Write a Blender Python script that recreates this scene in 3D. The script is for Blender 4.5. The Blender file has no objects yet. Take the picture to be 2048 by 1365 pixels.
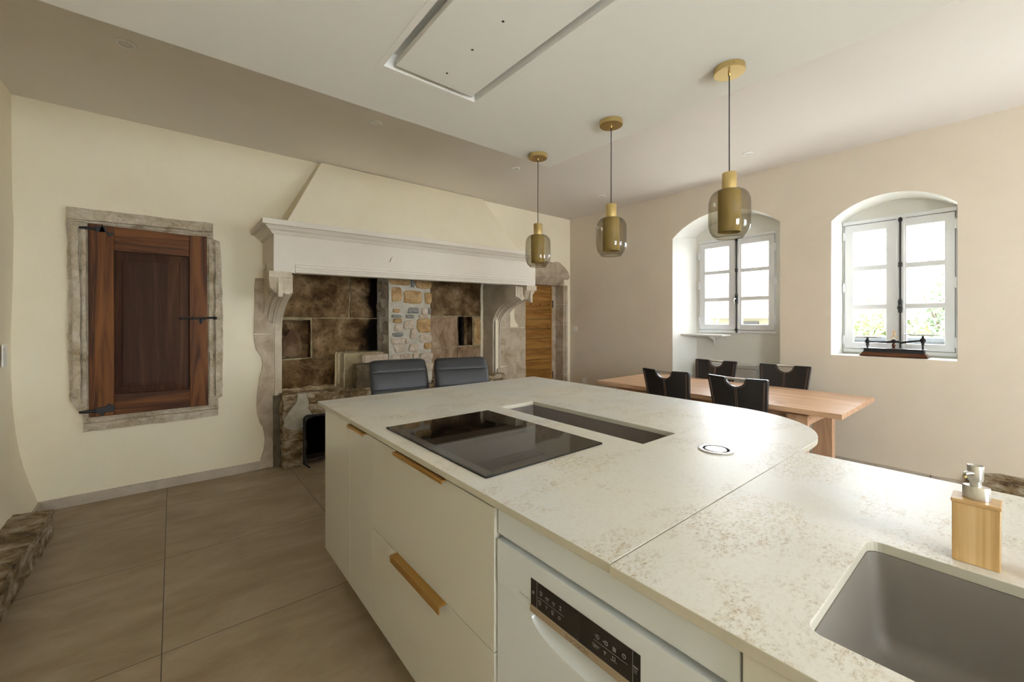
import bpy, bmesh, math, random
from mathutils import Vector, Matrix, noise
from mathutils.geometry import tessellate_polygon
R = random.Random(7)
PI = math.pi
C = bpy.context.scene.collection
sc = bpy.context.scene
# ------------------------------------------------------------------ camera, world, lights, exposure
CAM_H = 1.40
YAW = math.atan2(1011, 828.5)                 # angle of the view direction from +X
cam_d = bpy.data.cameras.new('camera'); cam = bpy.data.objects.new('camera', cam_d); C.objects.link(cam)
cam_d.sensor_width = 36; cam_d.lens = 828.5 / 2048 * 36; cam_d.shift_y = -(682.5 - 642) / 2048
cam_d.clip_start = 0.02; cam_d.clip_end = 300
cam.location = (0, 0, CAM_H); cam.rotation_euler = (PI / 2, 0, YAW - PI / 2)
sc.camera = cam
w = bpy.data.worlds.new('world'); sc.world = w; w.use_nodes = True
bg = w.node_tree.nodes['Background']; bg.inputs[0].default_value = (0.86, 0.93, 1.0, 1); bg.inputs[1].default_value = 15.0
sc.view_settings.view_transform = 'Standard'; sc.view_settings.look = 'None'
sc.view_settings.gamma = 1; sc.view_settings.use_curve_mapping = False
sc.view_settings.exposure = 0.66
sc.cycles.max_bounces = 12; sc.cycles.diffuse_bounces = 6; sc.cycles.transparent_max_bounces = 24
sc.cycles.caustics_reflective = False; sc.cycles.caustics_refractive = False
sc.cycles.use_denoising = True; sc.cycles.sample_clamp_indirect = 6

def area(name, loc, rot, sx, sy, power, col=(1, 1, 1), portal=False):
    d = bpy.data.lights.new(name, 'AREA'); d.shape = 'RECTANGLE'; d.size = sx; d.size_y = sy
    d.energy = power; d.color = col
    if portal: d.cycles.is_portal = True
    o = bpy.data.objects.new(name, d); C.objects.link(o); o.location = loc; o.rotation_euler = rot
    return o
# portals guide the sky's own light through the openings of the far wall
area('sky_portal', (5.5, 0.72, 1.75), (PI / 2, 0, PI / 2), 1.0, 1.4, 1, portal=True)
area('sky_portal', (5.5, 2.14, 1.85), (PI / 2, 0, PI / 2), 1.0, 1.3, 1, portal=True)
# added warm fill lamps behind the camera, outside the panes of unseen windows
area('fill_rear_right', (3.7, -2.64, 1.6), (PI / 2, 0, PI), 1.4, 1.4, 82, (1.0, 0.93, 0.82))
area('fill_rear_left', (0.6, -2.64, 1.6), (PI / 2, 0, PI), 1.4, 1.4, 26, (1.0, 0.93, 0.82))

# ------------------------------------------------------------------ materials
def newmat(name):
    m = bpy.data.materials.new(name); m.use_nodes = True
    return m, m.node_tree.nodes, m.node_tree.links, m.node_tree.nodes['Principled BSDF']
def P(name, col, rough=0.5, metal=0.0, spec=0.5, bump=0, bscale=40, coat=0):
    m, N, L, b = newmat(name)
    b.inputs['Base Color'].default_value = (*col, 1); b.inputs['Roughness'].default_value = rough
    b.inputs['Metallic'].default_value = metal; b.inputs['Specular IOR Level'].default_value = spec
    b.inputs['Coat Weight'].default_value = coat; b.inputs['Coat Roughness'].default_value = 0.05
    if bump:
        t = N.new('ShaderNodeTexCoord'); n = N.new('ShaderNodeTexNoise'); n.inputs['Scale'].default_value = bscale; n.inputs['Detail'].default_value = 5
        u = N.new('ShaderNodeBump'); u.inputs['Strength'].default_value = bump; u.inputs['Distance'].default_value = 0.01
        L.new(t.outputs['Object'], n.inputs['Vector']); L.new(n.outputs['Fac'], u.inputs['Height']); L.new(u.outputs['Normal'], b.inputs['Normal'])
    return m
def mottle(name, stops, scale=3, detail=6, rough=0.8, bump=0.3, bscale=30, stretch=(1, 1, 1), bdist=0.01, spec=0.3, dist=0.6, fine=None, rot=(0, 0, 0)):
    """noise through a colour ramp; stops=[(pos,(r,g,b)),...]; fine=(scale, colour, amount) adds small speckles"""
    m, N, L, b = newmat(name)
    t = N.new('ShaderNodeTexCoord'); mp = N.new('ShaderNodeMapping'); mp.inputs['Scale'].default_value = stretch; mp.inputs['Rotation'].default_value = rot
    L.new(t.outputs['Object'], mp.inputs['Vector'])
    n = N.new('ShaderNodeTexNoise'); n.inputs['Scale'].default_value = scale; n.inputs['Detail'].default_value = detail
    n.inputs['Roughness'].default_value = 0.62; n.inputs['Distortion'].default_value = dist
    L.new(mp.outputs[0], n.inputs['Vector'])
    r = N.new('ShaderNodeValToRGB'); e = r.color_ramp.elements
    e[0].position = stops[0][0]; e[0].color = (*stops[0][1], 1); e[1].position = stops[-1][0]; e[1].color = (*stops[-1][1], 1)
    for p, c in stops[1:-1]:
        k = e.new(p); k.color = (*c, 1)
    L.new(n.outputs['Fac'], r.inputs['Fac']); out = r.outputs['Color']
    if fine:
        f = N.new('ShaderNodeTexNoise'); f.inputs['Scale'].default_value = fine[0]; f.inputs['Detail'].default_value = 4; f.inputs['Roughness'].default_value = 0.7
        L.new(mp.outputs[0], f.inputs['Vector'])
        fr = N.new('ShaderNodeMapRange'); fr.inputs['From Min'].default_value = fine[3] if len(fine) > 3 else 0.52; fr.inputs['From Max'].default_value = fine[4] if len(fine) > 4 else 0.7
        fr.inputs['To Max'].default_value = fine[2]
        L.new(f.outputs['Fac'], fr.inputs['Value'])
        mx = N.new('ShaderNodeMix'); mx.data_type = 'RGBA'; L.new(fr.outputs[0], mx.inputs[0]); L.new(out, mx.inputs[6]); mx.inputs[7].default_value = (*fine[1], 1)
        out = mx.outputs[2]
    L.new(out, b.inputs['Base Color'])
    b.inputs['Roughness'].default_value = rough; b.inputs['Specular IOR Level'].default_value = spec
    if bump:
        n2 = N.new('ShaderNodeTexNoise'); n2.inputs['Scale'].default_value = bscale; n2.inputs['Detail'].default_value = 8; n2.inputs['Roughness'].default_value = 0.65
        L.new(t.outputs['Object'], n2.inputs['Vector'])
        u = N.new('ShaderNodeBump'); u.inputs['Strength'].default_value = bump; u.inputs['Distance'].default_value = bdist
        L.new(n2.outputs['Fac'], u.inputs['Height']); L.new(u.outputs['Normal'], b.inputs['Normal'])
    return m
def wood(name, c0, c1, c2, axis='z', scale=1.0, rough=0.45, bump=0.15, knots=None):
    """grain stretched along the given axis"""
    m, N, L, b = newmat(name)
    t = N.new('ShaderNodeTexCoord'); mp = N.new('ShaderNodeMapping')
    st = {'x': (0.9, 14, 14), 'y': (14, 0.9, 14), 'z': (14, 14, 0.9)}[axis]
    mp.inputs['Scale'].default_value = tuple(s * scale for s in st)
    L.new(t.outputs['Object'], mp.inputs['Vector'])
    n = N.new('ShaderNodeTexNoise'); n.inputs['Scale'].default_value = 1.3; n.inputs['Detail'].default_value = 7; n.inputs['Roughness'].default_value = 0.6; n.inputs['Distortion'].default_value = 1.4
    L.new(mp.outputs[0], n.inputs['Vector'])
    wv = N.new('ShaderNodeMath'); wv.operation = 'MULTIPLY'; wv.inputs[1].default_value = 4.5; L.new(n.outputs['Fac'], wv.inputs[0])
    fr = N.new('ShaderNodeMath'); fr.operation = 'PINGPONG'; fr.inputs[1].default_value = 1.0; L.new(wv.outputs[0], fr.inputs[0])
    r = N.new('ShaderNodeValToRGB'); e = r.color_ramp.elements
    e[0].position = 0; e[0].color = (*c0, 1); e[1].position = 1; e[1].color = (*c2, 1); k = e.new(0.45); k.color = (*c1, 1)
    L.new(fr.outputs[0], r.inputs['Fac']); out = r.outputs['Color']
    if knots:
        v = N.new('ShaderNodeTexVoronoi'); v.inputs['Scale'].default_value = knots[0]; v.inputs['Randomness'].default_value = 1
        mp2 = N.new('ShaderNodeMapping'); mp2.inputs['Scale'].default_value = {'x': (.55, 1, 1), 'y': (1, .55, 1), 'z': (1, 1, .55)}[axis]
        L.new(t.outputs['Object'], mp2.inputs['Vector']); L.new(mp2.outputs[0], v.inputs['Vector'])
        kr = N.new('ShaderNodeMapRange'); kr.inputs['From Min'].default_value = 0.02; kr.inputs['From Max'].default_value = knots[2]; kr.inputs['To Min'].default_value = 0.85; kr.inputs['To Max'].default_value = 0
        L.new(v.outputs['Distance'], kr.inputs['Value'])
        mx = N.new('ShaderNodeMix'); mx.data_type = 'RGBA'; L.new(kr.outputs[0], mx.inputs[0]); L.new(out, mx.inputs[6]); mx.inputs[7].default_value = (*knots[1], 1); out = mx.outputs[2]
    L.new(out, b.inputs['Base Color']); b.inputs['Roughness'].default_value = rough; b.inputs['Specular IOR Level'].default_value = 0.25
    u = N.new('ShaderNodeBump'); u.inputs['Strength'].default_value = bump; u.inputs['Distance'].default_value = 0.004
    L.new(fr.outputs[0], u.inputs['Height']); L.new(u.outputs['Normal'], b.inputs['Normal'])
    return m
def thin_glass(name, tint=(1, 1, 1), edge=None, refl=1.0):
    m, N, L, b = newmat(name); N.remove(b)
    o = N['Material Output']; tr = N.new('ShaderNodeBsdfTransparent'); tr.inputs[0].default_value = (*tint, 1)
    gl = N.new('ShaderNodeBsdfGlossy'); gl.inputs['Roughness'].default_value = 0.02
    lw = N.new('ShaderNodeLayerWeight'); lw.inputs[0].default_value = 0.5         # facing = 1 - |cos|, the same from both sides
    pw = N.new('ShaderNodeMath'); pw.operation = 'POWER'; pw.inputs[1].default_value = 5; L.new(lw.outputs['Facing'], pw.inputs[0])
    mu = N.new('ShaderNodeMath'); mu.operation = 'MULTIPLY_ADD'; mu.inputs[1].default_value = 0.9 * refl; mu.inputs[2].default_value = 0.04 * refl; mu.use_clamp = True; L.new(pw.outputs[0], mu.inputs[0])
    if edge:
        p2 = N.new('ShaderNodeMath'); p2.operation = 'POWER'; p2.inputs[1].default_value = 2.5; L.new(lw.outputs['Facing'], p2.inputs[0])
        mx = N.new('ShaderNodeMix'); mx.data_type = 'RGBA'; mx.inputs[6].default_value = (*tint, 1); mx.inputs[7].default_value = (*edge, 1)
        L.new(p2.outputs[0], mx.inputs[0]); L.new(mx.outputs[2], tr.inputs[0])
    ms = N.new('ShaderNodeMixShader'); L.new(mu.outputs[0], ms.inputs[0]); L.new(tr.outputs[0], ms.inputs[1]); L.new(gl.outputs[0], ms.inputs[2])
    L.new(ms.outputs[0], o.inputs['Surface'])
    return m

CREAM = (0.81, 0.735, 0.565)
M = {}
M['plaster'] = mottle('cream_plaster', [(0.25, (0.76, 0.675, 0.50)), (0.5, CREAM), (0.8, (0.83, 0.765, 0.61))], scale=1.1, rough=0.9, bump=0.22, bscale=7, bdist=0.012, spec=0.2)
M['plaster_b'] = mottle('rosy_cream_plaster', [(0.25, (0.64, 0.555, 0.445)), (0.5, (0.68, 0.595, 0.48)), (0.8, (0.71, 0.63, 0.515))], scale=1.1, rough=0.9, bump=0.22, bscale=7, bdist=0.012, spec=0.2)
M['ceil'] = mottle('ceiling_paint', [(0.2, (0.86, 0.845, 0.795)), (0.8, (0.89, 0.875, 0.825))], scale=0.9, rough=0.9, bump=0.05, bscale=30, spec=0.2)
M['reveal'] = mottle('white_reveal_paint', [(0.25, (0.76, 0.75, 0.69)), (0.8, (0.81, 0.80, 0.745))], scale=1.5, rough=0.9, bump=0.2, bscale=7, spec=0.2)
M['ceil_o'] = mottle('outer_ceiling_tone', [(0.2, (0.75, 0.705, 0.65)), (0.8, (0.79, 0.745, 0.69))], scale=0.9, rough=0.9, bump=0.05, bscale=30, spec=0.2)  # outer field, darker and pinker than the dropped box
M['white'] = P('white_paint', (0.80, 0.79, 0.765), 0.45, bump=0.05, bscale=60)
M['white_win'] = P('white_window_paint', (0.82, 0.83, 0.84), 0.4)
M['mantel'] = mottle('painted_mantel', [(0.2, (0.62, 0.56, 0.475)), (0.8, (0.68, 0.62, 0.535))], scale=2.2, rough=0.55, bump=0.08, bscale=25, spec=0.35)
M['cab'] = P('gloss_lacquer', (0.59, 0.57, 0.49), 0.06, spec=0.6, coat=0.3)
M['dw'] = P('appliance_white', (0.66, 0.69, 0.70), 0.14, spec=0.5)
M['brass'] = P('satin_brass', (0.66, 0.50, 0.22), 0.33, metal=1.0)
M['brass_in'] = mottle('brass_mesh', [(0.3, (0.28, 0.19, 0.045)), (0.7, (0.44, 0.31, 0.09))], scale=3, rough=0.4, bump=0.5, bscale=420, bdist=0.002)
M['bronze'] = P('bronze_pull', (0.47, 0.26, 0.07), 0.4, metal=0.75)
M['black'] = P('black_satin', (0.012, 0.012, 0.013), 0.35)
M['iron'] = P('black_iron', (0.025, 0.024, 0.024), 0.5, metal=0.4, bump=0.3, bscale=60)
M['cord'] = P('black_cord', (0.02, 0.016, 0.014), 0.7)
M['chrome'] = P('brushed_steel', (0.62, 0.60, 0.56), 0.28, metal=1.0)
M['hob'] = P('hob_glass', (0.008, 0.006, 0.004), 0.03, spec=0.27)
M['dark'] = P('dark_gap', (0.02, 0.018, 0.015), 0.8)
M['trough'] = P('taupe_liner', (0.19, 0.155, 0.135), 0.5)
M['sink'] = P('taupe_composite', (0.185, 0.16, 0.13), 0.55, bump=0.03, bscale=400)
M['leather'] = P('black_leather', (0.014, 0.012, 0.012), 0.36, spec=0.5, bump=0.18, bscale=120)
M['leather_g'] = P('charcoal_leather', (0.017, 0.017, 0.018), 0.45, spec=0.5, bump=0.12, bscale=90)
M['stitch'] = P('copper_thread', (0.30, 0.17, 0.12), 0.8)
M['glass'] = thin_glass('window_glass', (0.97, 0.98, 0.985), refl=0.7)
M['smoke'] = thin_glass('smoked_glass', (0.74, 0.71, 0.63), edge=(0.34, 0.31, 0.25), refl=1.3)
M['socket'] = P('socket_plastic', (0.78, 0.77, 0.73), 0.35)
M['stone'] = mottle('pale_limestone', [(0.28, (0.27, 0.20, 0.115)), (0.46, (0.50, 0.42, 0.30)), (0.70, (0.68, 0.60, 0.48))], scale=9, rough=0.95, bump=0.9, bscale=45, bdist=0.014, spec=0.15, fine=(60, (0.22, 0.18, 0.13), 0.45))
M['stone_s'] = mottle('dressed_limestone', [(0.3, (0.45, 0.375, 0.27)), (0.65, (0.62, 0.54, 0.42))], scale=4, rough=0.9, bump=0.4, bscale=60, bdist=0.006, spec=0.2, fine=(90, (0.38, 0.32, 0.25), 0.35))
M['stone_g'] = mottle('grey_pink_limestone', [(0.3, (0.30, 0.23, 0.15)), (0.5, (0.45, 0.365, 0.265)), (0.72, (0.58, 0.49, 0.375))], scale=5, rough=0.95, bump=0.6, bscale=55, bdist=0.01, spec=0.15, fine=(75, (0.26, 0.21, 0.16), 0.4))
M['stone_step'] = mottle('worn_brown_stone', [(0.32, (0.05, 0.032, 0.018)), (0.45, (0.20, 0.13, 0.055)), (0.56, (0.36, 0.28, 0.18)), (0.70, (0.55, 0.48, 0.38))], scale=8, rough=0.9, bump=1.0, bscale=28, bdist=0.02, spec=0.2, stretch=(1, 1, 2.2), fine=(50, (0.40, 0.36, 0.31), 0.5))
M['soot_stone'] = mottle('smoke_browned_stone', [(0.30, (0.022, 0.012, 0.005)), (0.44, (0.10, 0.058, 0.025)), (0.56, (0.21, 0.135, 0.067)), (0.72, (0.36, 0.26, 0.16))], scale=3.8, rough=0.95, bump=0.7, bscale=22, bdist=0.02, spec=0.1, dist=0.45, fine=(26, (0.03, 0.016, 0.008), 0.75))
M['soot_light'] = mottle('scorched_pink_stone', [(0.30, (0.10, 0.055, 0.030)), (0.47, (0.25, 0.16, 0.095)), (0.68, (0.44, 0.32, 0.22))], scale=4.2, rough=0.95, bump=0.6, bscale=26, bdist=0.015, spec=0.1, dist=0.5, fine=(35, (0.10, 0.06, 0.03), 0.5), stretch=(1, 1, 0.55))
M['soot_black'] = mottle('soot', [(0.3, (0.006, 0.004, 0.003)), (0.8, (0.03, 0.02, 0.012))], scale=5, rough=1.0, bump=0.4, bscale=25, spec=0.05)
M['mortar'] = mottle('grey_lime_mortar', [(0.3, (0.40, 0.365, 0.29)), (0.7, (0.60, 0.56, 0.47))], scale=9, rough=1.0, bump=1.0, bscale=38, bdist=0.018, spec=0.1, fine=(60, (0.60, 0.54, 0.43), 0.5))
M['mortar_y'] = mottle('yellowed_mortar', [(0.3, (0.22, 0.17, 0.09)), (0.7, (0.42, 0.345, 0.215))], scale=9, rough=1.0, bump=0.8, bscale=38, bdist=0.012, spec=0.1)
M['rub_o'] = mottle('ochre_rubble', [(0.25, (0.26, 0.145, 0.055)), (0.5, (0.48, 0.31, 0.14)), (0.8, (0.66, 0.49, 0.28))], scale=13, rough=1.0, bump=1.0, bscale=45, bdist=0.02, spec=0.1, fine=(70, (0.24, 0.14, 0.06), 0.5))
M['rub_p'] = mottle('pale_rubble', [(0.25, (0.42, 0.32, 0.22)), (0.5, (0.56, 0.46, 0.35)), (0.8, (0.68, 0.60, 0.50))], scale=12, rough=1.0, bump=1.0, bscale=45, bdist=0.02, spec=0.1)
M['rub_g'] = mottle('grey_rubble', [(0.25, (0.17, 0.17, 0.155)), (0.8, (0.34, 0.335, 0.31))], scale=12, rough=1.0, bump=0.8, bscale=45, bdist=0.015, spec=0.1)
M['rub_d'] = mottle('dark_rubble', [(0.25, (0.05, 0.038, 0.025)), (0.8, (0.20, 0.155, 0.10))], scale=12, rough=1.0, bump=0.8, bscale=45, bdist=0.015, spec=0.1)
M['mortar_d'] = mottle('dark_mortar', [(0.3, (0.11, 0.085, 0.055)), (0.7, (0.24, 0.20, 0.145))], scale=8, rough=1.0, bump=1.0, bscale=38, bdist=0.018, spec=0.1)
M['brick'] = mottle('red_brick', [(0.3, (0.22, 0.07, 0.03)), (0.7, (0.34, 0.13, 0.06))], scale=20, rough=0.95, bump=0.4)
M['redwood_v'] = wood('red_brown_wood', (0.042, 0.012, 0.003), (0.125, 0.040, 0.008), (0.19, 0.068, 0.014), 'z', 0.55, 0.55)
M['redwood_h'] = wood('red_brown_wood_rail', (0.042, 0.012, 0.003), (0.12, 0.038, 0.008), (0.18, 0.064, 0.014), 'x', 0.55, 0.55)
M['panelwood'] = wood('dark_walnut_panel', (0.034, 0.012, 0.005), (0.056, 0.021, 0.009), (0.082, 0.034, 0.015), 'z', 0.45, 0.65)
M['plank'] = wood('honey_pine_plank', (0.20, 0.085, 0.017), (0.31, 0.145, 0.033), (0.36, 0.18, 0.045), 'x', 0.6, 0.5, knots=(7, (0.06, 0.025, 0.008), 0.13))
M['plank_v'] = wood('honey_pine_edge', (0.30, 0.14, 0.035), (0.42, 0.21, 0.06), (0.50, 0.27, 0.085), 'z', 0.9, 0.5)
M['oak'] = wood('light_oak', (0.47, 0.275, 0.155), (0.58, 0.36, 0.22), (0.66, 0.43, 0.275), 'y', 0.55, 0.33, 0.04, knots=(4.0, (0.24, 0.12, 0.07), 0.15))
M['oak_v'] = wood('light_oak_post', (0.50, 0.295, 0.165), (0.59, 0.365, 0.22), (0.66, 0.425, 0.27), 'z', 0.55, 0.4, 0.04, knots=(4, (0.24, 0.12, 0.07), 0.09))
M['bamboo'] = wood('bamboo', (0.50, 0.31, 0.12), (0.62, 0.415, 0.19), (0.68, 0.48, 0.25), 'z', 1.2, 0.4, 0.03)
M['bamboo_t'] = wood('bamboo_top', (0.50, 0.30, 0.12), (0.58, 0.37, 0.17), (0.64, 0.43, 0.22), 'y', 1.2, 0.3, 0.03)
M['mahog'] = wood('mahogany_plinth', (0.05, 0.017, 0.008), (0.11, 0.038, 0.016), (0.16, 0.06, 0.026), 'y', 1.5, 0.3)

# counter: off-white ceramic slab with clouds of brown-grey specks
def worktop_mat():
    m, N, L, b = newmat('mottled_ceramic_slab')
    t = N.new('ShaderNodeTexCoord')
    def nz(scale, detail, rough, dist, st):
        mp = N.new('ShaderNodeMapping'); mp.inputs['Scale'].default_value = st; L.new(t.outputs['Object'], mp.inputs['Vector'])
        n = N.new('ShaderNodeTexNoise'); n.inputs['Scale'].default_value = scale; n.inputs['Detail'].default_value = detail; n.inputs['Roughness'].default_value = rough; n.inputs['Distortion'].default_value = dist
        L.new(mp.outputs[0], n.inputs['Vector']); return n.outputs['Fac']
    def mr(v, a, c, lo=0.0, hi=1.0):
        k = N.new('ShaderNodeMapRange'); k.inputs['From Min'].default_value = a; k.inputs['From Max'].default_value = c; k.inputs['To Min'].default_value = lo; k.inputs['To Max'].default_value = hi; k.interpolation_type = 'SMOOTHSTEP'
        L.new(v, k.inputs['Value']); return k.outputs[0]
    def mul(a, c):
        k = N.new('ShaderNodeMath'); k.operation = 'MULTIPLY'; L.new(a, k.inputs[0]); L.new(c, k.inputs[1]); return k.outputs[0]
    def mix(f, a, c):
        k = N.new('ShaderNodeMix'); k.data_type = 'RGBA'; L.new(f, k.inputs[0])
        if isinstance(a, tuple): k.inputs[6].default_value = (*a, 1)
        else: L.new(a, k.inputs[6])
        k.inputs[7].default_value = (*c, 1); return k.outputs[2]
    cloud = mr(nz(3.4, 6, 0.62, 0.5, (1.0, 1.5, 1)), 0.42, 0.64)
    sp = mr(nz(95, 8, 0.8, 0.3, (1.0, 1.5, 1)), 0.50, 0.62)
    sp2 = mr(nz(32, 8, 0.8, 0.4, (1.0, 1.7, 1)), 0.47, 0.66)
    gry = mr(nz(1.5, 3, 0.5, 0.3, (1, 1, 1)), 0.42, 0.60)
    base = mix(gry, (0.65, 0.615, 0.525), (0.61, 0.60, 0.56))
    c1 = mix(mul(sp2, mr(cloud, 0, 1, 0.12, 0.80)), base, (0.50, 0.40, 0.265))
    c2 = mix(mul(sp, mr(cloud, 0, 1, 0.16, 0.95)), c1, (0.33, 0.235, 0.11))
    L.new(c2, b.inputs['Base Color']); b.inputs['Roughness'].default_value = 0.42; b.inputs['Specular IOR Level'].default_value = 0.6
    return m
M['top'] = worktop_mat()
M['top_edge'] = P('slab_edge', (0.47, 0.435, 0.34), 0.5)

def floor_mat():
    m, N, L, b = newmat('large_taupe_tiles')
    t = N.new('ShaderNodeTexCoord'); sp = N.new('ShaderNodeSeparateXYZ'); L.new(t.outputs['Object'], sp.inputs[0])
    def joint(o, off):
        a = N.new('ShaderNodeMath'); a.operation = 'ADD'; a.inputs[1].default_value = -off + 90 * 0.9; L.new(o, a.inputs[0])
        k = N.new('ShaderNodeMath'); k.operation = 'PINGPONG'; k.inputs[1].default_value = 0.45; L.new(a.outputs[0], k.inputs[0])
        c = N.new('ShaderNodeMath'); c.operation = 'LESS_THAN'; c.inputs[1].default_value = 0.0020; L.new(k.outputs[0], c.inputs[0])
        q = N.new('ShaderNodeMath'); q.operation = 'DIVIDE'; q.inputs[1].default_value = 0.9; L.new(a.outputs[0], q.inputs[0])
        fl = N.new('ShaderNodeMath'); fl.operation = 'FLOOR'; L.new(q.outputs[0], fl.inputs[0])
        return c.outputs[0], fl.outputs[0]
    jx, ix = joint(sp.outputs[0], -0.035); jy, iy = joint(sp.outputs[1], 2.277)
    j = N.new('ShaderNodeMath'); j.operation = 'MAXIMUM'; L.new(jx, j.inputs[0]); L.new(jy, j.inputs[1])
    cb = N.new('ShaderNodeCombineXYZ'); L.new(ix, cb.inputs[0]); L.new(iy, cb.inputs[1])
    wn = N.new('ShaderNodeTexWhiteNoise'); wn.noise_dimensions = '3D'; L.new(cb.outputs[0], wn.inputs['Vector'])
    sc_ = N.new('ShaderNodeVectorMath'); sc_.operation = 'SCALE'; sc_.inputs['Scale'].default_value = 9.0; L.new(wn.outputs['Color'], sc_.inputs[0])
    ad = N.new('ShaderNodeVectorMath'); ad.operation = 'ADD'; L.new(t.outputs['Object'], ad.inputs[0]); L.new(sc_.outputs[0], ad.inputs[1])
    mp = N.new('ShaderNodeMapping'); mp.inputs['Scale'].default_value = (1.0, 2.1, 1); L.new(ad.outputs[0], mp.inputs['Vector'])
    n = N.new('ShaderNodeTexNoise'); n.inputs['Scale'].default_value = 2.4; n.inputs['Detail'].default_value = 8; n.inputs['Roughness'].default_value = 0.62; n.inputs['Distortion'].default_value = 0.5
    L.new(mp.outputs[0], n.inputs['Vector'])
    r = N.new('ShaderNodeValToRGB'); e = r.color_ramp.elements
    e[0].position = 0.3; e[0].color = (0.23, 0.165, 0.095, 1); e[1].position = 0.72; e[1].color = (0.36, 0.285, 0.195, 1); k = e.new(0.5); k.color = (0.29, 0.22, 0.138, 1)
    L.new(n.outputs['Fac'], r.inputs['Fac'])
    mx = N.new('ShaderNodeMix'); mx.data_type = 'RGBA'; L.new(j.outputs[0], mx.inputs[0]); L.new(r.outputs['Color'], mx.inputs[6]); mx.inputs[7].default_value = (0.07, 0.05, 0.03, 1)
    L.new(mx.outputs[2], b.inputs['Base Color']); b.inputs['Roughness'].default_value = 0.5; b.inputs['Specular IOR Level'].default_value = 0.35
    n2 = N.new('ShaderNodeTexNoise'); n2.inputs['Scale'].default_value = 120; L.new(t.outputs['Object'], n2.inputs['Vector'])
    u = N.new('ShaderNodeBump'); u.inputs['Strength'].default_value = 0.12; u.inputs['Distance'].default_value = 0.004; L.new(n2.outputs['Fac'], u.inputs['Height']); L.new(u.outputs['Normal'], b.inputs['Normal'])
    return m
M['floor'] = floor_mat()
M['skirt'] = mottle('tile_skirting', [(0.3, (0.40, 0.335, 0.26)), (0.7, (0.50, 0.43, 0.345))], scale=6, rough=0.6, bump=0.1)

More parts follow.
